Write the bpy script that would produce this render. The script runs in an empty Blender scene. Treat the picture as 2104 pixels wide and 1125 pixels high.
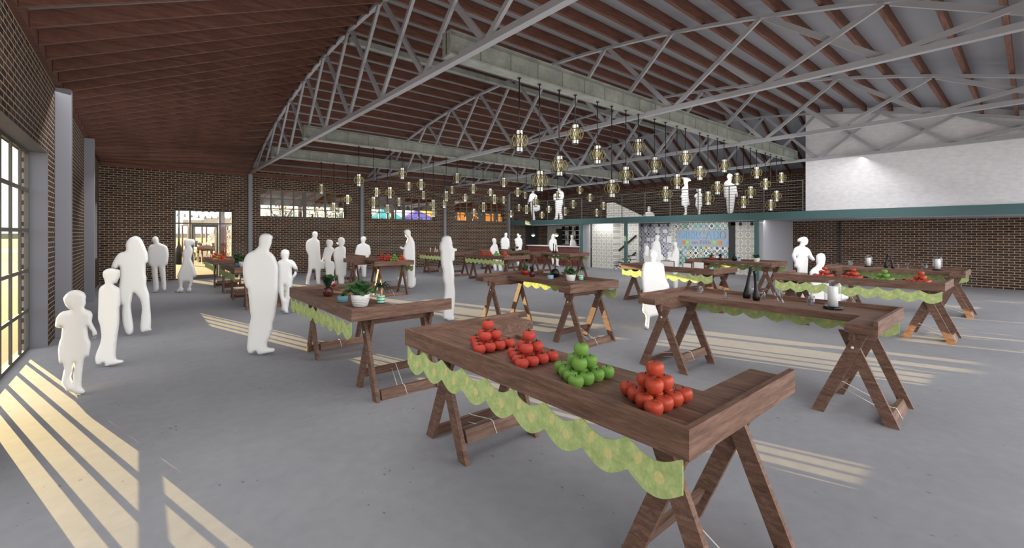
WORLD, SUN, FRONT, HALL, UP = 2.1, 23.0, 430.0, 68.0, 48.0
import bpy, bmesh, math, random
from math import sin, cos, pi, sqrt, radians
from mathutils import Vector, Matrix
from mathutils.geometry import delaunay_2d_cdt
random.seed(7)
SC = bpy.context.scene
COL = SC.collection

# ------------------------------------------------------------------ camera frame (2104 x 1125)
CX, HY, FPX, EYE = 1052.0, 480.0, 904.48, 1.7
YAW = radians(40.261)
FW = (sin(YAW), cos(YAW)); RT = (cos(YAW), -sin(YAW))
def ray(u, v):
    t = (u - CX) / FPX
    return FW[0] + RT[0]*t, FW[1] + RT[1]*t, (HY - v) / FPX
def at_z(u, v, z):
    d = ray(u, v); s = (z - EYE) / d[2]
    return Vector((d[0]*s, d[1]*s, z))
def at_y(u, v, y):
    d = ray(u, v); s = y / d[1]
    return Vector((d[0]*s, y, EYE + d[2]*s))
def at_x(u, v, x):
    d = ray(u, v); s = x / d[0]
    return Vector((x, d[1]*s, EYE + d[2]*s))

cam_d = bpy.data.cameras.new('camera'); cam = bpy.data.objects.new('camera', cam_d); COL.objects.link(cam)
cam.location = (0, 0, EYE); cam.rotation_euler = (pi/2, 0, -YAW)
cam_d.sensor_fit = 'HORIZONTAL'; cam_d.sensor_width = 36.0
cam_d.lens = 36.0 * FPX / 2104.0
cam_d.shift_y = -(HY - 1125/2) / 2104.0 * -1.0
cam_d.shift_y = (HY - 562.5) / 2104.0
cam_d.clip_end = 800
SC.camera = cam

# ------------------------------------------------------------------ materials
def lin(c):
    c /= 255.0
    return c/12.92 if c <= 0.04045 else ((c + 0.055)/1.055)**2.4
G = 1.25
def rgb(r, g, b, k=G):
    return (min(lin(r)*k, .95), min(lin(g)*k, .95), min(lin(b)*k, .95), 1)

class NT:
    def __init__(s, name):
        s.m = bpy.data.materials.new(name); s.m.use_nodes = True
        s.t = s.m.node_tree; s.t.nodes.clear()
        s.out = s.n('OutputMaterial')
    def n(s, kind, **kw):
        nd = s.t.nodes.new('ShaderNode' + kind)
        for k, v in kw.items():
            if k.startswith('_'): nd.inputs[k[1:].replace('_', ' ')].default_value = v
            else: setattr(nd, k, v)
        return nd
    def l(s, a, b): s.t.links.new(a, b)
    def math(s, op, a, b=None, c=None, clamp=False):
        nd = s.n('Math', operation=op); nd.use_clamp = clamp
        for i, x in enumerate((a, b, c)):
            if x is None: continue
            if hasattr(x, 'is_linked'): s.l(x, nd.inputs[i])
            else: nd.inputs[i].default_value = x
        return nd.outputs[0]
    def mix(s, f, a, b):
        nd = s.n('Mix', data_type='RGBA')
        for i, x in ((0, f), (6, a), (7, b)):
            if hasattr(x, 'is_linked'): s.l(x, nd.inputs[i])
            else: nd.inputs[i].default_value = x
        return nd.outputs[2]
    def coords(s, which='Object'):
        return s.n('TexCoord').outputs[which]
    def sep(s, v):
        nd = s.n('SeparateXYZ'); s.l(v, nd.inputs[0]); return nd.outputs
    def comb(s, x, y, z=0.0):
        nd = s.n('CombineXYZ')
        for i, a in enumerate((x, y, z)):
            if hasattr(a, 'is_linked'): s.l(a, nd.inputs[i])
            else: nd.inputs[i].default_value = a
        return nd.outputs[0]
    def mapping(s, v, scale=(1, 1, 1), rot=(0, 0, 0)):
        nd = s.n('Mapping'); nd.inputs['Scale'].default_value = scale; nd.inputs['Rotation'].default_value = rot
        s.l(v, nd.inputs['Vector']); return nd.outputs[0]
    def noise(s, v, scale, detail=3, rough=.5, dist=0.0):
        nd = s.n('TexNoise'); s.l(v, nd.inputs['Vector'])
        nd.inputs['Scale'].default_value = scale; nd.inputs['Detail'].default_value = detail
        nd.inputs['Roughness'].default_value = rough; nd.inputs['Distortion'].default_value = dist
        return nd.outputs['Fac']
    def ramp(s, f, stops):
        nd = s.n('ValToRGB'); e = nd.color_ramp.elements
        while len(e) < len(stops): e.new(.5)
        for i, (p, c) in enumerate(stops):
            e[i].position = p; e[i].color = c
        s.l(f, nd.inputs[0]); return nd.outputs[0]
    def bsdf(s, color, rough=.6, metal=0.0, spec=.3, bump=None, bstr=.3, bdist=.01, **kw):
        b = s.n('BsdfPrincipled')
        if hasattr(color, 'is_linked'): s.l(color, b.inputs['Base Color'])
        else: b.inputs['Base Color'].default_value = color
        if hasattr(rough, 'is_linked'): s.l(rough, b.inputs['Roughness'])
        else: b.inputs['Roughness'].default_value = rough
        b.inputs['Metallic'].default_value = metal
        b.inputs['Specular IOR Level'].default_value = spec
        for k, v in kw.items(): b.inputs[k.replace('_', ' ')].default_value = v
        if bump is not None:
            bn = s.n('Bump'); bn.inputs['Strength'].default_value = bstr; bn.inputs['Distance'].default_value = bdist
            s.l(bump, bn.inputs['Height']); s.l(bn.outputs[0], b.inputs['Normal'])
        return b.outputs[0]
    def done(s, sh):
        s.l(sh, s.out.inputs[0]); return s.m

def m_plain(name, c, rough=.6, metal=0.0, spec=.3, var=.06, scale=6.0):
    t = NT(name)
    f = t.noise(t.coords(), scale, 4)
    lo = tuple(max(0, x*(1-var)) for x in c[:3]) + (1,); hi = tuple(min(1, x*(1+var)) for x in c[:3]) + (1,)
    return t.done(t.bsdf(t.mix(f, lo, hi), rough, metal, spec))

def m_brick(name, axis):
    t = NT(name); x, y, z = t.sep(t.coords())
    v = t.comb(x if axis == 'x' else y, z)
    b = t.n('TexBrick'); t.l(v, b.inputs['Vector'])
    b.offset = .5; b.inputs['Scale'].default_value = 1.0
    b.inputs['Brick Width'].default_value = .225; b.inputs['Row Height'].default_value = .0785
    b.inputs['Mortar Size'].default_value = .0085; b.inputs['Mortar Smooth'].default_value = .15; b.inputs['Bias'].default_value = -.1
    b.inputs['Color1'].default_value = rgb(36, 30, 29); b.inputs['Color2'].default_value = rgb(69, 54, 49)
    b.inputs['Mortar'].default_value = rgb(158, 138, 116)
    big = t.noise(v, 1.1, 4, .6); hue = t.noise(t.mapping(v, (4.4, 12.7, 1)), 1.0, 2)
    c = t.mix(t.ramp(hue, [(.4, (0, 0, 0, 1)), (.8, (.22, .22, .22, 1))]), b.outputs['Color'], rgb(112, 84, 66))
    grey = t.mix(b.outputs['Fac'], rgb(64, 60, 62), rgb(150, 136, 120))
    c = t.mix(t.ramp(big, [(.48, (0, 0, 0, 1)), (.66, (.55, .55, .55, 1))]), c, grey)
    h = t.math('SUBTRACT', 1.0, b.outputs['Fac'])
    return t.done(t.bsdf(c, .85, 0, .2, h, .6, .008))

def m_floor():
    t = NT('polished_concrete'); co = t.coords()
    a = t.noise(co, .7, 5, .55); b = t.noise(co, 9, 5, .6)
    s = t.math('ADD', t.math('MULTIPLY', a, .6), t.math('MULTIPLY', b, .4))
    base = t.ramp(s, [(.3, rgb(132, 132, 137, 1.02)), (.5, rgb(141, 141, 146, 1.02)), (.7, rgb(151, 151, 155, 1.02))])
    vo = t.n('TexVoronoi'); t.l(t.mapping(co, (1, .55, 1), (0, 0, .5)), vo.inputs['Vector']); vo.inputs['Scale'].default_value = 13
    vo.inputs['Randomness'].default_value = 1
    keep = t.noise(co, 1.6, 3)
    rad = t.math('MULTIPLY', t.math('SUBTRACT', keep, .40), .5)
    wob = t.math('ADD', vo.outputs['Distance'], t.math('MULTIPLY', t.math('SUBTRACT', t.noise(co, 90, 2), .5), .12))
    pit = t.math('LESS_THAN', wob, rad)
    c = t.mix(t.math('MULTIPLY', pit, .55), base, rgb(84, 84, 88, 1.02))
    h = t.math('SUBTRACT', b, t.math('MULTIPLY', pit, .6))
    return t.done(t.bsdf(c, .75, 0, .06, h, .12, .01))

def m_wood(name, c1, c2, c3, stretch=(14, 1.2, 14), fine=90, rough=.55):
    t = NT(name); co = t.coords()
    m = t.mapping(co, stretch)
    a = t.noise(m, 2.2, 5, .6, .7); b = t.noise(t.mapping(co, tuple(x*5 for x in stretch)), 2.5, 3, .6)
    s = t.math('ADD', t.math('MULTIPLY', a, .68), t.math('MULTIPLY', b, .32))
    c = t.ramp(s, [(.34, c1), (.5, c2), (.66, c3)])
    return t.done(t.bsdf(c, rough, 0, .25, s, .15, .004))

WA, WB, WC = rgb(76, 55, 45, 1.2), rgb(102, 77, 65, 1.2), rgb(126, 98, 84, 1.2)
M = {}
M['brick_x'] = m_brick('brick_running_x', 'x'); M['brick_y'] = m_brick('brick_running_y', 'y')
M['floor'] = m_floor()
M['wood_y'] = m_wood('walnut_long', WA, WB, WC)
M['wood_x'] = m_wood('walnut_cross', WA, WB, WC, (1.2, 14, 14))
M['wood_leg'] = m_wood('walnut_leg', WA, WB, WC, (9, 4, 16))
M['joist'] = m_wood('dark_joist', rgb(66, 43, 35, 1.3), rgb(88, 59, 49, 1.3), rgb(104, 72, 60, 1.3), (1.0, 9, 9), rough=.7)
M['post'] = m_plain('red_brown_timber', rgb(104, 58, 44), .7, 0, .2, .15)
M['steel'] = m_plain('grey_painted_steel', rgb(142, 142, 147), .5, 0, .35, .04)
M['column'] = m_plain('grey_column_paint', rgb(122, 123, 131), .55, 0, .3, .04)
M['trim'] = m_plain('grey_reveal_paint', rgb(104, 105, 112), .6, 0, .25, .04)
M['deck'] = m_plain('grey_roof_deck', rgb(128, 129, 134), .8, 0, .2, .08, 1.5)
M['frame'] = m_plain('bronze_window_frame', rgb(84, 82, 76), .5, .2, .3, .05)
M['fascia'] = m_plain('teal_painted_steel', rgb(66, 92, 93), .5, 0, .3, .04)
M['rail'] = m_plain('railing_steel', rgb(98, 96, 94), .5, .3, .3, .03)
M['black'] = m_plain('black_metal', rgb(24, 23, 23), .45, .2, .4, .1)
M['blackgloss'] = m_plain('black_glaze', rgb(10, 10, 12), .3, 0, .35, .05)
M['darkpanel'] = m_plain('charcoal_panel', rgb(54, 54, 55), .6, 0, .25, .05)
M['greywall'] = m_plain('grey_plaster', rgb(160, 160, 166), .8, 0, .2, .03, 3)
M['white'] = m_plain('white_plastic', rgb(226, 226, 226), .5, 0, .3, .01)
M['candle'] = m_plain('white_wax', rgb(236, 236, 238), .5, 0, .3, .01)
M['rope'] = m_plain('white_cord', rgb(222, 218, 212), .8, 0, .1, .03)
M['tomato'] = m_plain('tomato_skin', rgb(166, 58, 46), .5, 0, .3, .16, 30)
M['redapple'] = None
M['green'] = m_plain('green_apple_skin', rgb(100, 138, 60), .5, 0, .3, .12, 40)
M['stem'] = m_plain('dark_green_stem', rgb(48, 52, 28), .7, 0, .2, .15, 40)
M['leaf'] = m_plain('leaf_green', rgb(44, 78, 40), .45, 0, .35, .4, 25)
M['leafdark'] = m_plain('leaf_dark_green', rgb(30, 48, 34), .45, 0, .35, .35, 25)
M['leafpale'] = m_plain('leaf_pale_green', rgb(104, 122, 84), .5, 0, .3, .35, 25)
M['soil'] = m_plain('potting_soil', rgb(50, 38, 30), .95, 0, .1, .3, 40)
M['redpot'] = m_plain('red_glazed_pot', rgb(150, 34, 34), .35, 0, .4, .06)
M['redflower'] = m_plain('red_bract', rgb(168, 40, 36), .5, 0, .3, .2, 30)
M['tealpot'] = m_plain('teal_pot', rgb(92, 132, 142), .5, 0, .3, .04)
M['bluepot'] = m_plain('blue_grey_pot', rgb(130, 160, 176), .5, 0, .3, .04)
M['palmstem'] = m_plain('tan_palm_stem', rgb(196, 148, 96), .7, 0, .2, .15, 30)
M['blossom'] = m_plain('white_blossom', rgb(230, 228, 224), .7, 0, .2, .05)
M['redmetal'] = m_plain('red_stool_metal', rgb(118, 40, 34), .5, .1, .3, .05)
M['barfront'] = m_plain('reddish_bar_front', rgb(122, 84, 76), .7, 0, .2, .12, 9)
M['gold'] = m_plain('antique_gold', rgb(128, 116, 74), .5, .3, .3, .1, 20)
M['bark'] = m_plain('grey_bark', rgb(80, 66, 54), .9, 0, .1, .25, 8)
M['tent_p'] = m_plain('purple_tent', rgb(92, 78, 150), .8, 0, .1, .04, .5)
M['tent_t'] = m_plain('teal_tent', rgb(70, 150, 150), .8, 0, .1, .04, .5)
M['orange'] = m_plain('orange_stucco', rgb(206, 128, 54), .8, 0, .1, .05, .5)
M['tan'] = m_plain('tan_canopy_roof', rgb(140, 124, 92), .8, 0, .1, .05, .5)
M['awning'] = m_plain('grey_awning', rgb(92, 95, 94), .8, 0, .1, .05, 1)
M['sand'] = m_plain('tan_paving', rgb(206, 184, 148, .42), .9, 0, .1, .06, 1)
M['road'] = m_plain('asphalt', rgb(96, 100, 110, .42), .9, 0, .1, .06, 1)
M['walk'] = m_plain('pale_sidewalk', rgb(206, 194, 180, .42), .9, 0, .1, .05, 1)
M['grass'] = m_plain('dry_lawn', rgb(146, 144, 70, .5), .95, 0, .1, .2, 2)
M['hill'] = m_plain('hazy_tan_field', rgb(200, 188, 156, .5), .95, 0, .1, .08, .2)
M['l_blue'] = m_plain('pale_blue_letter', rgb(112, 172, 208), .5, 0, .3, .03)
M['l_blue2'] = m_plain('grey_blue_letter', rgb(112, 148, 180), .5, 0, .3, .03)
M['sq_orange'] = m_plain('orange_square', rgb(206, 132, 66), .5, 0, .3, .03)
M['sq_green'] = m_plain('green_square', rgb(142, 204, 108), .5, 0, .3, .03)
M['sq_blue'] = m_plain('blue_square', rgb(120, 168, 220), .5, 0, .3, .03)
M['signpanel'] = m_plain('grey_sign_panel', rgb(160, 160, 166), .6, 0, .3, .03)

def m_plaster():
    t = NT('white_troweled_plaster'); co = t.coords()
    a = t.noise(t.mapping(co, (1, 2.0, 5)), 3.0, 5, .6)
    c = t.ramp(a, [(.3, rgb(190, 189, 194)), (.7, rgb(206, 205, 209))])
    return t.done(t.bsdf(c, .85, 0, .15, a, .35, .01))
M['plaster'] = m_plaster()

def m_girder():
    t = NT('galvanized_girder'); co = t.coords()
    a = t.noise(co, 3.5, 5, .65); b = t.noise(co, 30, 3)
    c = t.ramp(t.math('ADD', t.math('MULTIPLY', a, .75), t.math('MULTIPLY', b, .25)), [(.3, rgb(104, 108, 103)), (.7, rgb(142, 145, 138))])
    return t.done(t.bsdf(c, .6, .1, .3))
M['girder'] = m_girder()

def m_redapple():
    t = NT('red_apple_skin'); co = t.coords(); x, y, z = t.sep(co)
    n = t.noise(t.mapping(co, (60, 60, 6)), 1, 3)
    top = t.math('MULTIPLY', t.math('ADD', t.math('MULTIPLY', z, 30.0), t.math('SUBTRACT', n, 2.5)), 2.0, clamp=True)
    c = t.mix(n, rgb(156, 50, 38), rgb(176, 76, 50))
    c = t.mix(t.math('MULTIPLY', top, .6), c, rgb(176, 132, 56))
    return t.done(t.bsdf(c, .42, 0, .3))
M['redapple'] = m_redapple()

def m_glass(name, tint=(1, 1, 1, 1), k=.5, base=.03):
    t = NT(name)
    tr = t.n('BsdfTransparent'); tr.inputs[0].default_value = tint
    gl = t.n('BsdfGlossy'); gl.inputs['Roughness'].default_value = .03; gl.inputs['Color'].default_value = (.9, .92, .95, 1)
    lw = t.n('LayerWeight'); lw.inputs['Blend'].default_value = .35
    f = t.math('ADD', t.math('MULTIPLY', t.math('POWER', lw.outputs['Facing'], 2.0), k), base, clamp=True)
    mx = t.n('MixShader'); t.l(f, mx.inputs[0]); t.l(tr.outputs[0], mx.inputs[1]); t.l(gl.outputs[0], mx.inputs[2])
    return t.done(mx.outputs[0])
M['pane'] = m_glass('window_glass', (.97, .98, .98, 1), .12, .02)
M['glass'] = m_glass('clear_glassware', (.9, .91, .92, 1), .75, .05)
M['bottle_green'] = m_plain('green_bottle_glass', rgb(58, 92, 44), .15, 0, .5, .2)
M['bottle_brown'] = m_plain('brown_bottle_glass', rgb(120, 66, 36), .15, 0, .5, .2)
M['bottle_clear'] = m_plain('pale_bottle_glass', rgb(206, 208, 196), .15, 0, .5, .1)

def m_lampglass():
    t = NT('lit_lantern_glass'); co = t.coords()
    n = t.noise(co, 40, 4, .6)
    c = t.ramp(n, [(.3, (.6, .57, .47, 1)), (.7, (.8, .77, .68, 1))])
    b = t.n('BsdfPrincipled'); t.l(c, b.inputs['Base Color']); b.inputs['Roughness'].default_value = .4
    t.l(c, b.inputs['Emission Color']); b.inputs['Emission Strength'].default_value = .2
    return t.done(b.outputs[0])
M['lampglass'] = m_lampglass()
def m_globe():
    t = NT('lit_globe_glass')
    b = t.n('BsdfPrincipled'); b.inputs['Base Color'].default_value = (.9, .88, .8, 1)
    b.inputs['Emission Color'].default_value = (1, .95, .82, 1); b.inputs['Emission Strength'].default_value = 1.1
    return t.done(b.outputs[0])
M['globe'] = m_globe()

def m_person():
    t = NT('white_translucent_figure')
    d = t.n('BsdfDiffuse'); d.inputs[0].default_value = (.97, .97, .97, 1)
    tr = t.n('BsdfTransparent')
    mx = t.n('MixShader'); mx.inputs[0].default_value = .1
    t.l(d.outputs[0], mx.inputs[1]); t.l(tr.outputs[0], mx.inputs[2])
    return t.done(mx.outputs[0])
M['person'] = m_person()

def m_cloth():
    t = NT('green_lemon_cloth'); x, y, z = t.sep(t.coords())
    co = t.coords()
    n = t.noise(co, 14, 4, .6); n2 = t.noise(co, 70, 3)
    c = t.ramp(t.math('ADD', t.math('MULTIPLY', n, .7), t.math('MULTIPLY', n2, .3)), [(.32, rgb(138, 156, 100, 1.5)), (.52, rgb(160, 175, 120, 1.5)), (.7, rgb(184, 192, 136, 1.5))])
    P = 2.30/9
    q = t.math('DIVIDE', t.math('SUBTRACT', y, .03), P)
    def lemon(off, zc, ry, rz, tilt):
        fy = t.math('MULTIPLY', t.math('SUBTRACT', t.math('FRACT', t.math('ADD', q, off)), .5), P)
        fz = t.math('SUBTRACT', z, zc)
        a = t.math('ADD', fy, t.math('MULTIPLY', fz, tilt))
        d = t.math('ADD', t.math('POWER', t.math('DIVIDE', a, ry), 2.0), t.math('POWER', t.math('DIVIDE', fz, rz), 2.0))
        return t.math('SUBTRACT', 1.0, t.math('MULTIPLY', t.math('SUBTRACT', d, .75), 3.0, clamp=True), clamp=True)
    k = t.math('MAXIMUM', lemon(.1, .71, .024, .026, .0), lemon(.72, .752, .017, .03, .25))
    lc = t.mix(t.noise(t.mapping(co, (1, 160, 70)), 1, 2), rgb(222, 214, 156), rgb(184, 176, 112))
    c = t.mix(k, c, lc)
    d = t.n('BsdfDiffuse'); t.l(c, d.inputs[0]); tl = t.n('BsdfTranslucent'); t.l(c, tl.inputs[0])
    mx = t.n('MixShader'); mx.inputs[0].default_value = .15; t.l(d.outputs[0], mx.inputs[1]); t.l(tl.outputs[0], mx.inputs[2])
    return t.done(mx.outputs[0])
M['cloth'] = m_cloth()

def tile_uv(t, size, axis='y'):
    x, y, z = t.sep(t.coords())
    u = t.math('DIVIDE', y if axis == 'y' else x, size); v = t.math('DIVIDE', z, size)
    fu = t.math('SUBTRACT', t.math('FRACT', u), .5); fv = t.math('SUBTRACT', t.math('FRACT', v), .5)
    return u, v, fu, fv
def m_xtile(name='cream_x_tile', axis='y'):
    t = NT(name); u, v, fu, fv = tile_uv(t, .3, axis)
    au, av = t.math('ABSOLUTE', fu), t.math('ABSOLUTE', fv)
    dg = t.math('ABSOLUTE', t.math('SUBTRACT', au, av)); r = t.math('ADD', au, av)
    k = t.math('MULTIPLY', t.math('LESS_THAN', dg, .075), t.math('MULTIPLY', t.math('GREATER_THAN', r, .22), t.math('LESS_THAN', r, .82)))
    mx = t.math('MAXIMUM', au, av)
    line = t.math('GREATER_THAN', mx, .485)
    rr = t.math('SQRT', t.math('ADD', t.math('POWER', au, 2.0), t.math('POWER', av, 2.0)))
    dot = t.math('LESS_THAN', t.math('ABSOLUTE', t.math('SUBTRACT', t.math('MINIMUM', au, av), .02)), .03)
    c = t.mix(t.math('MULTIPLY', dot, .6), rgb(176, 175, 168), rgb(196, 195, 188))
    c = t.mix(k, c, rgb(222, 221, 216)); c = t.mix(line, c, rgb(150, 149, 142))
    return t.done(t.bsdf(c, .4, 0, .4))
M['xtile'] = m_xtile(); M['xtile_x'] = m_xtile('cream_x_tile_return', 'x')
def m_moroccan(name, size, pal, dark):
    t = NT(name); u, v, fu, fv = tile_uv(t, size)
    wn = t.n('TexWhiteNoise', noise_dimensions='2D'); t.l(t.comb(t.math('FLOOR', u), t.math('FLOOR', v)), wn.inputs['Vector'])
    r1 = wn.outputs['Value']; rs = t.sep(wn.outputs['Color'])
    au, av = t.math('ABSOLUTE', fu), t.math('ABSOLUTE', fv)
    rr = t.math('SQRT', t.math('ADD', t.math('POWER', au, 2.0), t.math('POWER', av, 2.0)))
    man = t.math('ADD', au, av)
    che = t.math('MULTIPLY', t.math('SINE', t.math('MULTIPLY', au, 13.0)), t.math('SINE', t.math('MULTIPLY', av, 13.0)))
    f1 = t.math('SINE', t.math('ADD', t.math('MULTIPLY', rr, t.math('MULTIPLY_ADD', rs[0], 24.0, 12.0)), t.math('MULTIPLY', r1, 6.0)))
    f2 = t.math('SINE', t.math('MULTIPLY', man, t.math('MULTIPLY_ADD', rs[1], 20.0, 8.0)))
    s = t.math('GREATER_THAN', r1, .5)
    f = t.math('ADD', t.math('MULTIPLY', f1, s), t.math('MULTIPLY', f2, t.math('SUBTRACT', 1.0, s)))
    f = t.math('ADD', f, t.math('MULTIPLY', che, 1.1))
    k = t.math('GREATER_THAN', f, t.math('MULTIPLY_ADD', rs[2], .5, -.1))
    lt = t.ramp(rs[1], [(i/len(pal), p) for i, p in enumerate(pal)])
    lt.node.color_ramp.interpolation = 'CONSTANT'
    dk = t.ramp(rs[0], [(i/len(dark), p) for i, p in enumerate(dark)])
    dk.node.color_ramp.interpolation = 'CONSTANT'
    c = t.mix(k, lt, dk)
    c = t.mix(t.math('GREATER_THAN', t.math('MAXIMUM', au, av), .48), c, rgb(190, 190, 190))
    return t.done(t.bsdf(c, .35, 0, .4))
M['bluetile'] = m_moroccan('navy_white_patterned_tile', .2, [rgb(206, 206, 214), rgb(186, 188, 200), rgb(214, 214, 220)], [rgb(62, 62, 92), rgb(84, 84, 104), rgb(100, 100, 116)])
M['colortile'] = m_moroccan('multicolour_patterned_tile', .24, [rgb(214, 220, 216), rgb(216, 210, 176), rgb(170, 214, 200), rgb(222, 222, 222)], [rgb(40, 52, 74), rgb(48, 84, 104), rgb(36, 36, 44), rgb(70, 96, 110)])
def m_striped():
    t = NT('green_striped_glaze'); x, y, z = t.sep(t.coords())
    f = t.math('FRACT', t.math('DIVIDE', z, .03))
    c = t.mix(t.math('LESS_THAN', f, .3), rgb(132, 194, 164), rgb(30, 66, 58))
    c = t.mix(t.math('GREATER_THAN', f, .8), c, rgb(206, 222, 214))
    return t.done(t.bsdf(c, .35, 0, .4))
M['striped'] = m_striped()
def m_potwhite():
    t = NT('white_ribbed_pot'); x, y, z = t.sep(t.coords())
    w = t.math('SINE', t.math('MULTIPLY', z, 330.0))
    return t.done(t.bsdf(rgb(196, 196, 196), .7, 0, .2, w, .35, .004))
M['potwhite'] = m_potwhite()
def m_darkpot():
    t = NT('dark_mottled_pot'); n = t.noise(t.coords(), 45, 3)
    return t.done(t.bsdf(t.ramp(n, [(.4, rgb(26, 18, 16)), (.62, rgb(90, 30, 26))]), .3, 0, .5))
M['darkpot'] = m_darkpot()

# ------------------------------------------------------------------ mesh builder
class MB:
    def __init__(s): s.v = []; s.f = []; s.sm = []
    def add(s, vs, fs, smooth=False):
        b = len(s.v); s.v += [tuple(x) for x in vs]
        for f in fs: s.f.append(tuple(b + i for i in f)); s.sm.append(smooth)
    def box(s, lo, hi):
        x0, y0, z0 = lo; x1, y1, z1 = hi
        x0, x1 = min(x0, x1), max(x0, x1); y0, y1 = min(y0, y1), max(y0, y1); z0, z1 = min(z0, z1), max(z0, z1)
        s.add([(x0,y0,z0),(x1,y0,z0),(x1,y1,z0),(x0,y1,z0),(x0,y0,z1),(x1,y0,z1),(x1,y1,z1),(x0,y1,z1)],
              [(0,3,2,1),(4,5,6,7),(0,1,5,4),(1,2,6,5),(2,3,7,6),(3,0,4,7)])
    def beam(s, a, b, w, h, up=(0, 0, 1)):
        a, b = Vector(a), Vector(b); d = (b - a).normalized(); u = Vector(up)
        x = d.cross(u)
        if x.length < 1e-4: x = d.cross(Vector((1, 0, 0)))
        x.normalize(); y = x.cross(d).normalized()
        x *= w/2; y *= h/2
        s.add([a-x-y, a+x-y, a+x+y, a-x+y, b-x-y, b+x-y, b+x+y, b-x+y],
              [(0,3,2,1),(4,5,6,7),(0,1,5,4),(1,2,6,5),(2,3,7,6),(3,0,4,7)])
    def prism(s, poly, z0, z1):
        n = len(poly)
        a = sum(poly[i][0]*poly[(i+1) % n][1] - poly[(i+1) % n][0]*poly[i][1] for i in range(n))
        if a < 0: poly = poly[::-1]
        s.add([(x, y, z0) for x, y in poly] + [(x, y, z1) for x, y in poly],
              [tuple(range(n))[::-1], tuple(range(n, 2*n))] + [(i, (i+1) % n, n+(i+1) % n, n+i) for i in range(n)])
    def lathe(s, prof, n=20, c=(0, 0, 0), smooth=True, cap=True):
        vs = []; fs = []
        for r, z in prof:
            for i in range(n):
                a = 2*pi*i/n; vs.append((c[0]+r*cos(a), c[1]+r*sin(a), c[2]+z))
        for j in range(len(prof)-1):
            for i in range(n):
                k = (i+1) % n; fs.append((j*n+i, j*n+k, (j+1)*n+k, (j+1)*n+i))
        s.add(vs, fs, smooth)
        if cap:
            b = len(s.v) - len(vs)
            s.f.append(tuple(b+i for i in range(n))[::-1]); s.sm.append(False)
            s.f.append(tuple(b+(len(prof)-1)*n+i for i in range(n))); s.sm.append(False)
    def tube(s, pts, r, n=6, smooth=True):
        pts = [Vector(p) for p in pts]; vs = []; fs = []
        rr = r if hasattr(r, '__len__') else [r]*len(pts)
        prev = None
        for i, p in enumerate(pts):
            d = (pts[min(i+1, len(pts)-1)] - pts[max(i-1, 0)]).normalized()
            x = prev if prev is not None else d.cross(Vector((0, 0, 1)))
            if prev is None and x.length < 1e-3: x = d.cross(Vector((1, 0, 0)))
            x = (x - d*x.dot(d)).normalized(); prev = x; y = d.cross(x)
            for k in range(n):
                a = 2*pi*k/n; vs.append(p + (x*cos(a) + y*sin(a))*rr[i])
        for j in range(len(pts)-1):
            for k in range(n):
                q = (k+1) % n; fs.append((j*n+k, j*n+q, (j+1)*n+q, (j+1)*n+k))
        fs += [tuple(range(n))[::-1], tuple(range((len(pts)-1)*n, len(pts)*n))]
        s.add(vs, fs, smooth)
    def mesh(s, name, mat):
        me = bpy.data.meshes.new(name); me.from_pydata(s.v, [], s.f)
        me.polygons.foreach_set('use_smooth', s.sm); me.materials.append(mat); me.update()
        return me
def put(name, me, parent=None, loc=(0, 0, 0), rz=0.0):
    if isinstance(me, tuple): me = me[0].mesh(name, me[1])
    o = bpy.data.objects.new(name, me); COL.objects.link(o); o.location = loc; o.rotation_euler = (0, 0, rz)
    if parent is not None: o.parent = parent
    return o
def obj(name, mb, mat, parent=None, loc=(0, 0, 0), rz=0.0, bevel=0.0):
    o = put(name, mb.mesh(name, mat), parent, loc, rz)
    if bevel:
        m = o.modifiers.new('bevel', 'BEVEL'); m.width = bevel; m.segments = 2; m.limit_method = 'ANGLE'
    return o
def thing(name, label, cat, loc=(0, 0, 0), rz=0.0, group=None):
    o = bpy.data.objects.new(name, None); COL.objects.link(o); o.location = loc; o.rotation_euler = (0, 0, rz)
    o.empty_display_size = .1
    return tag(o, label, cat, group)
def tag(o, label, cat, group=None):
    o['label'] = label; o['category'] = cat
    if group: o['group'] = group
    return o
def struct(o): o['kind'] = 'structure'; return o
def copy_tree(o, parent=None):
    c = o.copy(); COL.objects.link(c)
    if parent is not None: c.parent = parent
    for ch in list(o.children): copy_tree(ch, c)
    return c
# ------------------------------------------------------------------ building shell
XL, XR, YB, YF = -1.05, 20.2, 20.3, -2.0
TX = (3.39, 7.93, 12.42, 16.87)
YC = 9.3
def arch(y): return 5.98 - .0165*(y - YC)**2

def wall(name, rects, mat, axis, c0, c1):
    b = MB()
    for a0, a1, z0, z1 in rects:
        if axis == 'x': b.box((c0, a0, z0), (c1, a1, z1))
        else: b.box((a0, c0, z0), (a1, c1, z1))
    return struct(obj(name, b, mat))
def holes(a0, a1, z1, ops):
    r = []; a = a0
    for o0, o1, p0, p1 in ops:
        r.append((a, o0, 0, z1))
        if p0 > 0: r.append((o0, o1, 0, p0))
        r.append((o0, o1, p1, z1)); a = o1
    r.append((a, a1, 0, z1)); return r

b = MB(); b.box((XL-.3, YF-1.5, -.15), (XR+.3, YB+.3, 0)); struct(obj('floor', b, M['floor']))
LW = [(1.06, 4.56, 0, 2.92), (6.06, 9.56, 0, 2.92), (16.9, 19.72, .9, 2.7)]
wall('wall_left', holes(YF, YB+.3, 4.34, LW), M['brick_y'], 'x', XL-.3, XL)
BW = [(.98, 2.82, 0, 2.6), (3.74, 7.21, 2.4, 3.53), (8.43, 11.86, 2.4, 3.53), (13.1, 16.55, 2.4, 3.53)]
wall('wall_back', holes(XL-.3, XR+.3, 4.26, BW), M['brick_x'], 'y', YB, YB+.3)
wall('wall_right', [(YF, YB, 0, 4.3)], M['brick_y'], 'x', XR, XR+.3)

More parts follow.
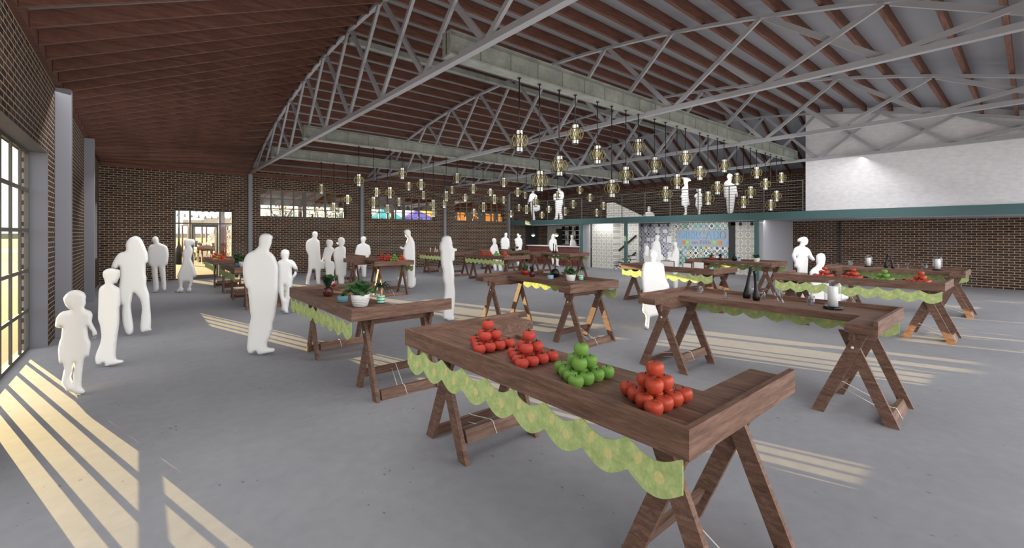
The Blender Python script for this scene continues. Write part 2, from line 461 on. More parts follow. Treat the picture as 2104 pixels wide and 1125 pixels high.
# roof deck: barrel vault between the end trusses, ruled slopes down to the end walls
ys = [YF + i*(YB - YF)/40 for i in range(41)]
def deck_z(x, y):
    z = arch(y) + .265
    if x < TX[0]: return 4.31 + (z - 4.31)*(x - XL)/(TX[0] - XL)
    if x > TX[3]: return 4.31 + (z - 4.31)*(XR - x)/(XR - TX[3])
    return z
xs = [XL-.3, XL, 1.2, TX[0], 8, 12, TX[3], 18.5, XR, XR+.3]
b = MB(); vs = []; fs = []
for dz in (0, .04):
    for y in ys:
        for x in xs: vs.append((x, y, deck_z(min(max(x, XL), XR), y) + dz))
nx, ny = len(xs), len(ys); off = nx*ny
for j in range(ny-1):
    for i in range(nx-1):
        a = j*nx+i; fs.append((a, a+nx, a+nx+1, a+1)); fs.append((off+a, off+a+1, off+a+nx+1, off+a+nx))
for i in range(nx-1): fs.append((i, i+1, off+i+1, off+i)); fs.append(((ny-1)*nx+i, off+(ny-1)*nx+i, off+(ny-1)*nx+i+1, (ny-1)*nx+i+1))
for j in range(ny-1): fs.append((j*nx, off+j*nx, off+(j+1)*nx, (j+1)*nx)); fs.append((j*nx+nx-1, (j+1)*nx+nx-1, off+(j+1)*nx+nx-1, off+j*nx+nx-1))
b.add(vs, fs); struct(obj('ceiling', b, M['deck']))

# wooden ledgers on the walls
b = MB(); b.box((XL+.001, YF, 4.09), (XL+.07, YB, 4.29)); tag(obj('wood_ledger', b, M['joist']), 'dark wooden ledger along the top of the left brick wall', 'beam')
b = MB(); b.box((XL+.08, YB-.06, 4.0), (XR, YB-.001, 4.15)); tag(obj('wood_ledger', b, M['joist']), 'dark wooden ledger along the top of the back brick wall', 'beam')
b = MB(); b.box((XR-.07, YF, 4.09), (XR-.001, YB-.07, 4.29)); tag(obj('wood_ledger', b, M['joist']), 'dark wooden ledger on the brick wall behind the mezzanine', 'beam')

# joists
JY = [6.95 + .61*k for k in range(-14, 22)]
JY = [y for y in JY if YF+.1 < y < YB-.1]
bm_mid = MB(); bm_mid.box((TX[0]-.04, -.033, 0), (TX[3]+.1, .033, .205)); me_mid = bm_mid.mesh('roof_joist', M['joist'])
for y in JY:
    o = put('roof_joist', me_mid, None, (0, y, arch(y)+.055))
    tag(o, 'long dark wooden joist of the arched roof, running over the grey trusses', 'joist', 'long joists of the arched roof')
for y in JY:
    for side in (0, 1):
        if side == 0: a, c, dep = (XL+.075, 4.1), (TX[0]-.055, arch(y)-.07), .2
        else: a, c, dep = (TX[3]+.11, arch(y)+.05), (XR-.08, 4.1), .15
        b = MB(); b.add([(a[0], -.026, a[1]), (a[0], .026, a[1]), (c[0], .026, c[1]), (c[0], -.026, c[1]),
                         (a[0], -.026, a[1]+dep), (a[0], .026, a[1]+dep), (c[0], .026, c[1]+dep), (c[0], -.026, c[1]+dep)],
                        [(0,1,2,3),(4,7,6,5),(0,4,5,1),(1,5,6,2),(2,6,7,3),(3,7,4,0)])
        o = obj('roof_joist', b, M['joist'], None, (0, y, 0))
        if side == 0: tag(o, 'deep dark wooden joist sloping from the left brick wall to the nearest truss', 'joist', 'deep joists along the left wall')
        else: tag(o, 'dark wooden joist sloping down behind the last truss above the mezzanine', 'joist', 'joists above the mezzanine')
b = MB(); b.beam((TX[0], YC, 5.78), (TX[3], YC, 5.78), .12, .12); tag(obj('ridge_beam', b, M['girder']), 'slim grey steel ridge beam under the crown of the roof', 'beam')

# steel trusses
JT = [YC - 9.6 + 1.6*k for k in range(-1, 14)]
TL = ['grey steel bowstring truss nearest the left brick wall, foremost overhead', 'grey steel bowstring truss second from the left brick wall',
      'grey steel bowstring truss third from the left brick wall', 'grey steel bowstring truss over the edge of the mezzanine']
for i, tx in enumerate(TX):
    t = thing('roof_truss', TL[i], 'truss', (tx, YC, 4.1), group=None)
    b = MB(); b.beam((0, YF-YC, .04), (0, YB-.16-YC, .04), .1, .085); obj('bottom_chord', b, M['steel'], t)
    b = MB()
    yy = [YF + k*(YB-.1-YF)/30 for k in range(31)]; yy = [y for y in yy if arch(y) > 4.13]
    for y0, y1 in zip(yy, yy[1:]):
        b.beam((0, y0-YC, arch(y0)-4.09), (0, y1-YC, arch(y1)-4.09), .08, .055)
    obj('top_chord', b, M['steel'], t)
    for k in range(len(JT)-1):
        y0, y1 = JT[k], JT[k+1]
        if y1 > YB-.3 or y0 < YF: continue
        z0, z1 = arch(y0)-4.1, arch(y1)-4.1
        if z1 > .2:
            b = MB(); b.beam((.027, y0+.06-YC, .07), (.027, y1-.04-YC, z1-.02), .05, .085); obj('web_member', b, M['steel'], t)
        if z0 > .2:
            b = MB(); b.beam((-.027, y1-.06-YC, .07), (-.027, y0+.04-YC, z0-.02), .05, .07); obj('web_member', b, M['steel'], t)
    # column under the truss
    b = MB(); b.box((-.068, -.068, 0), (.068, .068, 4.08))
    tag(obj('steel_column', b, M['column'], None, (tx, YB-.072, 0)),
        ('grey steel column on the back wall between the glass door and first high window', 'grey steel column between the first and second high windows',
         'grey steel column between the second and third high windows', 'grey steel column in the corner beside the teal mezzanine edge')[i], 'column')
for y, lb in ((10.36, 'thick grey column on the left wall just beyond the big window'), (15.3, 'slimmer-looking grey column further along the left wall')):
    b = MB(); b.box((0, -.1, 0), (.19, .1, 4.085)); tag(obj('wall_column', b, M['column'], None, (XL+.001, y, 0), bevel=.006), lb, 'column')

# girders carrying the pendants
GY = (5.2, 12.12, 15.7)
GL = ('mottled grey steel girder nearest the viewer, carrying large lanterns', 'mottled grey steel girder in the middle of the hall', 'mottled grey steel girder nearest the back wall')
for y, lb in zip(GY, GL):
    t = thing('steel_girder', lb, 'girder', (3.22, y, 4.14)); L = 13.72
    b = MB(); b.box((0, -.012, .025), (L, .012, .315)); obj('web', b, M['girder'], t)
    b = MB(); b.box((0, -.11, 0), (L, .11, .025)); obj('bottom_flange', b, M['girder'], t)
    b = MB(); b.box((0, -.11, .315), (L, .11, .34)); obj('top_flange', b, M['girder'], t)
    st = MB(); st.box((0, -.1, .025), (.014, .1, .315)); sm = st.mesh('end_plate', M['girder'])
    put('end_plate', sm, t); put('end_plate', sm, t, (L-.014, 0, 0))
    rb = MB(); rb.box((0, -.022, .026), (.02, .022, .314)); rm = rb.mesh('stiffener', M['girder'])
    for k in range(1, 24): put('stiffener', rm, t, (k*.575, 0, 0))

# ------------------------------------------------------------------ windows and doors
def grid(name, axis, c, a0, a1, z0, z1, vbars, hbars, wv=.06, wh=.045, dep=.07, mat='frame'):
    b = MB()
    def bx(p0, p1, q0, q1, d=dep):
        if axis == 'x': b.box((c-d/2, p0, q0), (c+d/2, p1, q1))
        else: b.box((p0, c-d/2, q0), (p1, c+d/2, q1))
    bx(a0, a0+wv, z0, z1); bx(a1-wv, a1, z0, z1); bx(a0+wv, a1-wv, z0, z0+wh); bx(a0+wv, a1-wv, z1-wh, z1)
    for v in vbars:
        p, w = v if isinstance(v, tuple) else (v, wv)
        bx(p-w/2, p+w/2, z0+wh, z1-wh, dep*.95)
    for h in hbars:
        p, w = h if isinstance(h, tuple) else (h, wh)
        bx(a0+wv, a1-wv, p-w/2, p+w/2, dep*.8)
    o = struct(obj(name, b, M[mat]))
    g = MB()
    if axis == 'x': g.box((c-.003, a0+.02, z0+.02), (c+.003, a1-.02, z1-.02))
    else: g.box((a0+.02, c-.003, z0+.02), (a1-.02, c+.003, z1-.02))
    obj('glass_pane', g, M['pane'], o)
    return o
for k, (a0, a1, z0, z1) in enumerate(LW):
    n = max(2, round((a1-a0)/.58)); m = round((z1-z0)/.585)
    grid('window_%d' % (k+1), 'x', XL-.2, a0, a1, z0, z1, [a0 + (a1-a0)*i/n for i in range(1, n)], [z0 + (z1-z0)*i/m for i in range(1, m)], .065, .05, .026)
    b = MB()
    for lo, hi in (((XL-.24, a0, z0), (XL+.004, a0+.012, z1)), ((XL-.24, a1-.012, z0), (XL+.004, a1, z1)), ((XL-.24, a0, z1-.012), (XL+.004, a1, z1))): b.box(lo, hi)
    if z0 > 0: b.box((XL-.24, a0, z0), (XL+.004, a1, z0+.012))
    struct(obj('trim_%d' % (k+1), b, M['trim']))
for k, (a0, a1, z0, z1) in enumerate(BW[1:]):
    cxm = (a0+a1)/2; q = (a1-a0)/8
    grid('window_%d' % (k+4), 'y', YB+.12, a0, a1, z0, z1, [a0+q, (a0+2*q, .09), a0+3*q, (cxm, .16), a1-3*q, (a1-2*q, .09), a1-q], [z0+.35, z0+.76], .05, .035, .03)
a0, a1, z0, z1 = BW[0]
d = grid('door_1', 'y', YB+.12, a0, a1, z0, z1, [(1.452, .06), (2.39, .06)], [(2.09, .05)], .05, .05, .035)
b = MB()
for lo, hi in (((1.49, YB+.1, .02), (1.57, YB+.14, 2.06)), ((2.27, YB+.1, .02), (2.35, YB+.14, 2.06)), ((1.57, YB+.1, .02), (2.27, YB+.14, .14)), ((1.57, YB+.1, 1.96), (2.27, YB+.14, 2.06))): b.box(lo, hi)
obj('door_leaf', b, M['frame'], d)
b = MB(); b.tube([(2.3, YB+.05, .95), (2.3, YB+.05, 1.25)], .012); obj('door_handle', b, M['rail'], d)

# ------------------------------------------------------------------ mezzanine and the rooms beneath it
XM = 16.95
b = MB(); b.box((XM+.12, YF, 2.2), (XR, YB, 2.45)); struct(obj('mezzanine_floor', b, M['greywall']))
b = MB(); b.box((XM, YF, 2.2), (XM+.115, YB-.15, 2.465)); b.box((XM+.116, YF, 2.215), (XM+.24, YB, 2.235))
tag(obj('mezzanine_edge_beam', b, M['fascia']), 'long teal steel beam edging the mezzanine', 'beam')
for y, lb in ((14.67, 'teal steel post at the end of the bar'), (12.02, 'teal steel post beside the stairs'), (6.42, 'teal steel post beside the white wall end')):
    b = MB(); b.box((-.06, -.06, 0), (.06, .06, 2.198)); tag(obj('mezzanine_post', b, M['fascia'], None, (XM+.06, y, 0)), lb, 'post')
b = MB(); b.box((XM+.1, YF, 2.46), (XM+.3, 4.9, 6.3)); b.box((XM+.3, 4.7, 2.46), (XR-.02, 4.9, 6.0))
# keep the upper white wall below the deck
for i, v in enumerate(b.v):
    if v[2] > 4: b.v[i] = (v[0], v[1], min(v[2], deck_z(v[0], v[1]) - .002))
wv = MB(); yv = [YF + k*(4.9-YF)/16 for k in range(17)]
for x in (XM+.1, XM+.3):
    for y in yv: wv.v += [(x, y, 2.46), (x, y, deck_z(x, y) - .003)]
for k in range(16):
    p = 2*k
    wv.f += [(p, p+1, p+3, p+2), (34+p, 34+p+2, 34+p+3, 34+p+1), (p+1, 34+p+1, 34+p+3, p+3), (p, p+2, 34+p+2, 34+p)]
wv.f += [(32, 33, 67, 66), (0, 34, 35, 1)]; wv.sm = [False]*len(wv.f)
struct(obj('wall_mezzanine', wv, M['plaster']))
b = MB(); x0, x1 = XM+.302, XR-.09
b.add([(x0, 4.75, 2.46), (x1, 4.75, 2.46), (x1, 4.88, 2.46), (x0, 4.88, 2.46), (x0, 4.75, deck_z(x0, 4.75)-.01), (x1, 4.75, deck_z(x1, 4.75)-.01), (x1, 4.88, deck_z(x1, 4.88)-.01), (x0, 4.88, deck_z(x0, 4.88)-.01)],
      [(0,3,2,1),(4,5,6,7),(0,1,5,4),(1,2,6,5),(2,3,7,6),(3,0,4,7)])
struct(obj('wall_mezzanine_return', b, M['plaster']))

# railing
t = thing('railing', 'long dark railing with thin horizontal bars along the mezzanine edge', 'railing', (XM+.06, 4.95, 2.465))
RL = YB-.3-4.95
b = MB(); b.box((-.025, 0, 1.02), (.025, RL, 1.055)); obj('top_rail', b, M['rail'], t)
pm = MB(); pm.box((-.02, -.012, 0), (.02, .012, 1.02)); pm = pm.mesh('railing_post', M['rail'])
for k in range(13): put('railing_post', pm, t, (0, .02 + k*1.21 if k < 12 else RL-.02, 0))
for k in range(9):
    b = MB(); b.tube([(0, 0, .1+.102*k), (0, RL, .1+.102*k)], .0075, 5); obj('railing_bar', b, M['rail'], t)

# right-hand end of the enclosed rooms: white wall facing the brick wall
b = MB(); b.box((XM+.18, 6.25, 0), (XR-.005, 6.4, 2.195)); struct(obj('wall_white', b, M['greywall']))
b = MB(); b.tube([(XR-.03, 4.68, 0), (XR-.03, 4.68, 2.19)], .03, 8); tag(obj('conduit_pipe', b, M['darkpanel']), 'thin dark vertical pipe on the right brick wall', 'pipe')

XS = 19.0
def tilewall(name, y0, y1, mat, x=XS, z1=2.195, th=.1):
    b = MB(); b.box((x, y0, 0), (x+th, y1, z1)); return struct(obj(name, b, M[mat]))
tilewall('wall_cream_tile_a', 6.42, 8.0, 'xtile')
tilewall('wall_grey_strip', 8.0, 8.28, 'darkpanel', XS-.02, 2.05)
tilewall('wall_color_tile', 8.28, 10.69, 'colortile')
tilewall('wall_cream_tile_b', 10.69, 10.95, 'xtile')
tilewall('wall_blue_tile', 10.95, 12.9, 'bluetile')
tilewall('wall_blue_tile_b', 12.9, 13.1, 'bluetile')
# cream tiled block and stairs
b = MB(); b.box((17.5, 13.1, 0), (XR-.01, 14.42, 2.195)); struct(obj('wall_cream_block', b, M['xtile']))
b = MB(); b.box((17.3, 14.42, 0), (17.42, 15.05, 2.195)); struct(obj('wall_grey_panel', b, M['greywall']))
b = MB(); b.box((18.0, 12.0, 0), (18.06, 13.095, 2.19)); struct(obj('wall_stair_side', b, M['xtile']))
t = thing('staircase', 'patterned stair steps beside the teal post', 'stairs', (17.55, 12.1, 0))
for k in range(4):
    b = MB(); b.box((0, 0, k*.17), (.42, .95-.22*k, (k+1)*.17-.03)); obj('step_riser', b, M['colortile'], t)
    b = MB(); b.box((-.015, 0, (k+1)*.17-.03), (.42, .96-.22*k, (k+1)*.17)); obj('step_tread', b, M['darkpanel'], t)
b = MB(); b.beam((17.95, 13.08, .88), (17.95, 12.1, 1.62), .04, .07); tag(obj('stair_handrail', b, M['black']), 'dark sloping handrail on the cream tile wall', 'handrail')
b = MB(); b.beam((17.93, 13.03, .06), (17.93, 12.1, .82), .03, .09); so = obj('stringer', b, M['darkpanel']); so.parent = t; so.location = (-17.55, -12.1, 0)
b = MB()
b.add([(18.1, 13.95, 2.46), (18.1, 11.7, 2.46), (18.1, 13.55, 3.28), (18.1, 13.95, 3.28), (18.2, 13.95, 2.46), (18.2, 11.7, 2.46), (18.2, 13.55, 3.28), (18.2, 13.95, 3.28)],
      [(0,1,2,3),(4,7,6,5),(0,4,5,1),(1,5,6,2),(2,6,7,3),(3,7,4,0)])
tag(obj('stair_parapet', b, M['xtile']), 'white triangular parapet standing on the mezzanine behind the railing', 'wall panel')

# white picture boards on the navy tile wall
rnd = random.Random(3); cells = []
for r in range(4):
    y = 12.98
    while y > 11.05:
        w = rnd.choice((.12, .15, .2, .22)); h = rnd.choice((.16, .22, .3, .34))
        if rnd.random() < .75: cells.append((y, w, h, .48 + .42*r + rnd.uniform(-.05, .05)))
        y -= w + rnd.choice((.08, .12, .2))
for y, w, h, z in cells:
    b = MB(); b.box((-.025, -w, 0), (-.002, 0, h)); o = obj('picture_board', b, M['white'], None, (XS, y, z))
    tag(o, 'blank pale board hung on the navy and white tile wall', 'board', 'pale boards on the navy tile wall')

# the sign
sg = thing('wall_sign', 'grey sign board reading MERCADO on Fifth in pale blue letters', 'sign', (XS-.03, 9.48, 1.78))
p0, p1 = at_x(1389, 472, XS-.03), at_x(1497, 508, XS-.03)
zc = 1.78; W0, W1 = p0.y-9.48, p1.y-9.48; Z0, Z1 = p1.z-zc, p0.z-zc
b = MB(); b.box((0, W1, Z0), (.028, W0, Z1)); obj('sign_panel', b, M['signpanel'], sg)
def letter(ch, h, w, th):
    """serif capital as boxes/arcs in (u right, v up); returns list of (polyline, width)"""
    s = .16*h; f = .05*h; S = []
    def st(a, c, wd): S.append((a, c, wd))
    def serif(x, y, L=.2): st((x-L*h/2, y), (x+L*h/2, y), f)
    if ch == 'M':
        st((.1*w, 0), (.1*w, h), f*1.2); st((.9*w, 0), (.9*w, h), s); st((.12*w, h), (.5*w, .05*h), s); st((.5*w, .05*h), (.88*w, h), f*1.3)
        for x in (.1*w, .9*w): serif(x, f/2); serif(x, h-f/2)
    if ch == 'E':
        st((.2*w, 0), (.2*w, h), s); st((.05*w, f/2), (.9*w, f/2), f); st((.05*w, h-f/2), (.88*w, h-f/2), f); st((.2*w, .52*h), (.7*w, .52*h), f)
        st((.9*w, 0), (.9*w, .24*h), f); st((.87*w, .78*h), (.87*w, h), f); st((.7*w, .42*h), (.7*w, .62*h), f)
    if ch in 'RD':
        st((.2*w, 0), (.2*w, h), s); serif(.2*w, f/2, .3); st((.05*w, h-f/2), (.4*w, h-f/2), f)
        top, bot = (h, .48*h) if ch == 'R' else (h, 0)
        cyy, ry, rx = (top+bot)/2, (top-bot)/2 - f/2, .45*w if ch == 'R' else .7*w
        pts = [(.25*w + rx*max(0, sin(a)), cyy + ry*cos(a)) for a in [pi*i/10 for i in range(11)]]
        for a, c in zip(pts, pts[1:]): st(a, c, s*.85 if abs((a[1]+c[1])/2-cyy) < ry*.75 else f)
        if ch == 'R': st((.45*w, .48*h), (.92*w, f/2), s); serif(.95*w, f/2, .2)
    if ch in 'CO':
        n = 20; a0, a1 = (.22*pi, 1.78*pi) if ch == 'C' else (0, 2*pi)
        pts = [(.5*w + .43*w*cos(a0+(a1-a0)*i/n), .5*h + (.5*h-f/2)*sin(a0+(a1-a0)*i/n)) for i in range(n+1)]
        for a, c in zip(pts, pts[1:]): st(a, c, s*.95 if abs((a[1]+c[1])/2-.5*h) < .33*h else f*1.3)
        if ch == 'C': st((.83*w, .7*h), (.85*w, .96*h), f); st((.83*w, .1*h), (.83*w, .25*h), f)
    if ch == 'A':
        st((.1*w, f/2), (.5*w, h), f*1.3); st((.48*w, h), (.88*w, f/2), s); st((.25*w, .35*h), (.75*w, .35*h), f); serif(.1*w, f/2, .22); serif(.88*w, f/2, .28)
    return S
def strokes(S, th, off=0.0):
    b = MB()
    for i, (a, c, wd) in enumerate(S):
        d = Vector((c[0]-a[0], c[1]-a[1])); 
        if d.length < 1e-6: continue
        n = Vector((-d.y, d.x)).normalized()*wd/2; e = d.normalized()*wd*.12
        P = [Vector(a)-e+n, Vector(a)-e-n, Vector(c)+e-n, Vector(c)+e+n]
        # u runs to -y (right as seen from the hall), v to z
        b.add([(-th-.0004*i, -p.x, p.y) for p in P] + [(0, -p.x, p.y) for p in P], [(0,1,2,3),(4,7,6,5),(0,4,5,1),(1,5,6,2),(2,6,7,3),(3,7,4,0)])
    return b
tw = W0 - W1; hh = .40; u = .06*tw
lw = {'M': .2, 'E': .115, 'R': .14, 'C': .14, 'A': .145, 'D': .15, 'O': .14}
tot = sum(lw[c] for c in 'MERCADO'); sc_ = .9*tw/tot
hh = (Z1-Z0)*.46
for c in 'MERCADO':
    w = lw[c]*sc_; o = obj('letter_%s' % c.lower(), strokes(letter(c, hh, w*.94, .03), .035), M['l_blue'], sg, (0, W0-u, Z0+(Z1-Z0)*.46)); u += w
cu = bpy.data.curves.new('words', 'FONT'); cu.body = 'on Fifth'; cu.size = hh*.72; cu.extrude = .012; cu.space_character = 1.1
fo = bpy.data.objects.new('words', cu); COL.objects.link(fo)
dg = bpy.context.evaluated_depsgraph_get(); me = bpy.data.meshes.new_from_object(fo.evaluated_get(dg)); bpy.data.objects.remove(fo)
wid = max(v.co.x for v in me.vertices); me.materials.clear(); me.materials.append(M['l_blue2'])
me.transform(Matrix(((0, 0, -1, 0), (-1, 0, 0, wid/2), (0, 1, 0, 0), (0, 0, 0, 1))))
put('words_on_fifth', me, sg, (-.013, (W0+W1)/2, Z0+(Z1-Z0)*.16))
sq = hh*.42
for uu, mk in ((.02, 'sq_blue'), (.095, 'sq_orange'), (.175, 'sq_green'), (.69, 'sq_green'), (.79, 'sq_orange'), (.885, 'sq_blue')):
    b = MB(); b.box((-.02, -sq, 0), (0, 0, sq)); obj('colour_square', b, M[mk], sg, (0, W0-uu*tw-.03*tw, Z0+(Z1-Z0)*.16))

# track lights
for ya, yb, n, lb in ((10.6, 12.2, 4, 'black track with spotlights in front of the navy tile wall'), (7.0, 8.1, 3, 'black track with spotlights in front of the right cream tile wall')):
    t = thing('track_light', lb, 'light', (18.4, ya, 2.17))
    b = MB(); b.box((-.02, 0, 0), (.02, yb-ya, .028)); obj('track', b, M['black'], t)
    hd = MB(); hd.lathe([(.02, 0), (.055, -.03), (.06, -.13), (.05, -.13)], 12); hm = hd.mesh('spot_head', M['darkpanel'])
    for k in range(n): put('spot_head', hm, t, (0, .12+(yb-ya-.24)*k/(n-1), -.005))

# bar: counter, stools, shelves, bottles, globes
t = thing('bar_counter', 'long bar with white top and reddish front beneath the mezzanine', 'bar', (17.55, 14.8, 0)); BL = 4.5
b = MB(); b.box((-.1, 0, 1.0), (.5, BL, 1.045)); obj('counter_top', b, M['white'], t)
b = MB(); b.box((0, .02, 0), (.06, BL-.02, 1.0)); b.box((.061, .02, 0), (.44, .1, 1.0)); b.box((.061, BL-.1, 0), (.44, BL-.02, 1.0)); obj('bar_front', b, M['barfront'], t)
def stool():
    t = thing('bar_stool', 'red metal bar stool in front of the bar', 'stool', (0, 0, 0), group='red stools along the bar')
    b = MB(); b.box((-.17, -.17, .66), (.17, .17, .69)); obj('seat', b, M['redmetal'], t, bevel=.01)
    for sx in (-1, 1):
        for sy in (-1, 1):
            b = MB(); b.tube([(sx*.21, sy*.21, 0), (sx*.14, sy*.14, .66)], .014, 6); obj('leg', b, M['redmetal'], t)
    b = MB()
    for z, r in ((.2, .192), (.45, .165)):
        for a, c in (((-r, -r), (r, -r)), ((r, -r), (r, r)), ((r, r), (-r, r)), ((-r, r), (-r, -r))): b.tube([(a[0], a[1], z), (c[0], c[1], z)], .01, 5)
    obj('footrest', b, M['redmetal'], t)
    b = MB()
    for yy in (-.15, -.05, .05, .15): b.tube([(-.16, yy, .69), (-.19, yy, .92)], .01, 5)
    b.tube([(-.19, -.17, .93), (-.2, 0, .94), (-.19, .17, .93)], .014, 6); obj('backrest', b, M['redmetal'], t)
    return t
s0 = stool()
for k, y in enumerate((15.4, 16.05, 16.7, 17.35, 18.0, 18.65)):
    o = s0 if k == 0 else copy_tree(s0); o.location = (17.15, y, 0)
b = MB(); b.box((XR-.06, 17.45, 0), (XR-.004, 20.25, 2.19)); struct(obj('wall_bar_tile', b, M['xtile']))
b = MB(); b.box((XR-.1, 18.72, 0), (XR-.062, 19.45, 2.02)); struct(obj('door_2', b, M['darkpanel']))
b = MB(); b.box((18.3, YB-.06, 0), (19.3, YB-.004, 2.19)); tag(obj('menu_board', b, M['darkpanel']), 'tall blank charcoal board on the brick wall behind the bar', 'board')
t = thing('bottle_shelf', 'black-framed shelf unit with bottles behind the bar', 'shelf', (19.85, 17.0, 0))
for y in (0, .55, 1.1, 1.66):
    b = MB(); b.box((0, y, 1.06), (.25, y+.025, 2.15)); obj('upright', b, M['black'], t)
for z in (1.06, 1.36, 1.62, 1.88):
    b = MB(); b.box((.005, .026, z), (.25, 1.655, z+.02)); obj('shelf_board', b, M['bottle_clear'], t)
b = MB(); b.box((.02, .02, 0), (.25, 1.66, 1.055)); obj('cabinet_base', b, M['darkpanel'], t)
bp = [(.03, 0), (.036, .01), (.036, .14), (.015, .18), (.013, .235), (.016, .24)]
bt = {}
for mk in ('bottle_green', 'bottle_brown', 'bottle_clear'):
    q = MB(); q.lathe([(r_, z_*.9) for r_, z_ in bp], 10); bt[mk] = q.mesh('bottle', M[mk])
rnd = random.Random(5)
for z, nm in ((1.381, 'lower'), (1.901, 'upper')):
    for k in range(14):
        if k in (4, 9, 10): continue
        mk = rnd.choice(('bottle_green', 'bottle_brown', 'bottle_clear', 'bottle_green'))
        o = put('bottle', bt[mk], None, (19.93, 17.09+.107*k, z))
        col = {'bottle_green': 'green', 'bottle_brown': 'brown', 'bottle_clear': 'pale'}[mk]
        tag(o, '%s glass bottle standing on the %s shelf behind the bar' % (col, nm), 'bottle', '%s bottles on the %s bar shelf' % (col, nm))
for (u, v), lb in (((1095.5, 482), 'globe pendant lamp in front of the charcoal board over the bar'), ((1143.5, 482), 'globe pendant lamp in front of the dark door behind the bar')):
    p = at_x(u, v, 18.2)
    t = thing('globe_pendant', lb, 'lamp', (p.x, p.y, 2.19))
    b = MB(); b.tube([(0, 0, 0), (0, 0, p.z-2.19+.1)], .006, 5); obj('cord', b, M['gold'], t)
    b = MB(); b.lathe([(.115*sin(pi*k/16), .115*cos(pi*k/16)) for k in range(9)], 16, (0, 0, p.z-2.19), cap=False); obj('lamp_cap', b, M['gold'], t)
    b = MB(); b.lathe([(.113*sin(pi*k/16), .113*cos(pi*k/16)) for k in range(8, 17)], 16, (0, 0, p.z-2.19), cap=False); obj('globe', b, M['globe'], t)
# ------------------------------------------------------------------ trestle tables
TL_, TS_ = 2.36, 1.165
def make_table(s):
    t = thing('trestle_table', 'x', 'table')
    b = MB(); b.prism([(s*x, y) for x, y in ((.03, .03), (TS_, .03), (TS_, .235), (.585, .235), (.585, 2.125), (TS_, 2.125), (TS_, 2.33), (.03, 2.33))], .826, .9)
    obj('tabletop', b, M['wood_y'], t)
    b = MB(); b.prism([(0, 0), (0, TL_), (s*.0301, TL_-.0301), (s*.0301, .0301)], .825, .95); obj('long_rim', b, M['wood_y'], t)
    b = MB(); b.prism([(0, 0), (s*TS_, 0), (s*TS_, .0299), (s*.03, .0299)], .825, .95); obj('short_rim', b, M['wood_x'], t)
    b = MB(); b.prism([(0, TL_), (s*TS_, TL_), (s*TS_, TL_-.0299), (s*.03, TL_-.0299)], .825, .95); obj('short_rim', b, M['wood_x'], t)
    bm_ = MB(); bm_.box((s*.2, -.022, .735), (s*1.04, .022, .8255)); beam = bm_.mesh('trestle', M['wood_x'])
    legs = {}
    for sd in (-1, 1):
        b = MB(); w = .047; yf, yt = sd*.275, -sd*.065
        d = Vector((0, yt-yf, .8)).normalized(); n = Vector((0, d.z, -d.y))
        x0, x1 = (-.036, -.001) if sd < 0 else (.001, .036)
        ka, kb = w/abs(d.z), w/abs(d.z)
        q = [(yf-ka, 0), (yf+ka, 0), (yt+kb, .8), (yt-kb, .8)]
        b.add([(s*x0, y, z) for y, z in q] + [(s*x1, y, z) for y, z in q], [(0,1,2,3),(4,7,6,5),(0,4,5,1),(1,5,6,2),(2,6,7,3),(3,7,4,0)])
        legs[sd] = b.mesh('leg', M['wood_leg'])
    rails = {}
    for tq in (-1, 1):
        for sd in (-1, 1):
            b = MB(); z0, z1 = (.0, .092) if sd == tq else (.115, .207)
            k = sd*.34/.8; ya, yb = sd*.275 - k*z0, sd*.275 - k*z1; h = .019
            b.add([(s*.286, ya-h, z0), (s*.914, ya-h, z0), (s*.914, yb-h, z1), (s*.286, yb-h, z1), (s*.286, ya+h, z0), (s*.914, ya+h, z0), (s*.914, yb+h, z1), (s*.286, yb+h, z1)],
                  [(0,1,2,3),(4,7,6,5),(0,4,5,1),(1,5,6,2),(2,6,7,3),(3,7,4,0)])
            rails[tq, sd] = b.mesh('rail', M['wood_x'])
    b = MB(); xr = s*.6; r = .0032
    ropes = {}
    for tq in (-1, 1):
        b = MB(); ends = {}
        for sd in (-1, 1):
            z0, z1 = (.0, .092) if sd == tq else (.115, .207); k = sd*.34/.8
            ends[sd] = (sd*.275 - k*z0, sd*.275 - k*z1, z0, z1)
        A, B = ends[-1], ends[1]
        b.tube([(xr-.04, A[0]-.023, A[2]+.004), (xr-.05, A[1]-.021, A[3]+.003), (xr-.05, A[1]+.02, A[3]+.003), (xr+.05, B[1]-.02, B[3]+.003), (xr+.05, B[1]+.021, B[3]+.003), (xr+.04, B[0]+.023, B[2]+.004)], r, 5)
        b.tube([(xr-.1, A[1]+.023, A[2]+.05), (xr+.0, B[1]-.023, B[2]+.05)], r, 5)
        ropes[tq] = b.mesh('rope', M['rope'])
    b = MB()
    for i in range(12): pass
    b.lathe([(.0125, 0), (.0125, .006), (.008, .009)], 12); bolt = b.mesh('bolt', M['rope'])
    for y in (.215, 2.145):
        tr = put('trestle', beam, t, (0, y, 0))
        for x in (.25, .95):
            for sd in (-1, 1): put('leg', legs[sd], tr, (s*x, 0, 0))
        tq = -1 if y < 1 else 1
        for sd in (-1, 1): put('rail', rails[tq, sd], tr)
        put('rope', ropes[tq], tr)
        for x, sg_ in ((.25, -1), (.95, 1)):
            o = put('bolt', bolt, tr, (s*(x + sg_*.0365), 0, .66)); o.rotation_euler = (0, s*sg_*pi/2, 0)
    return t
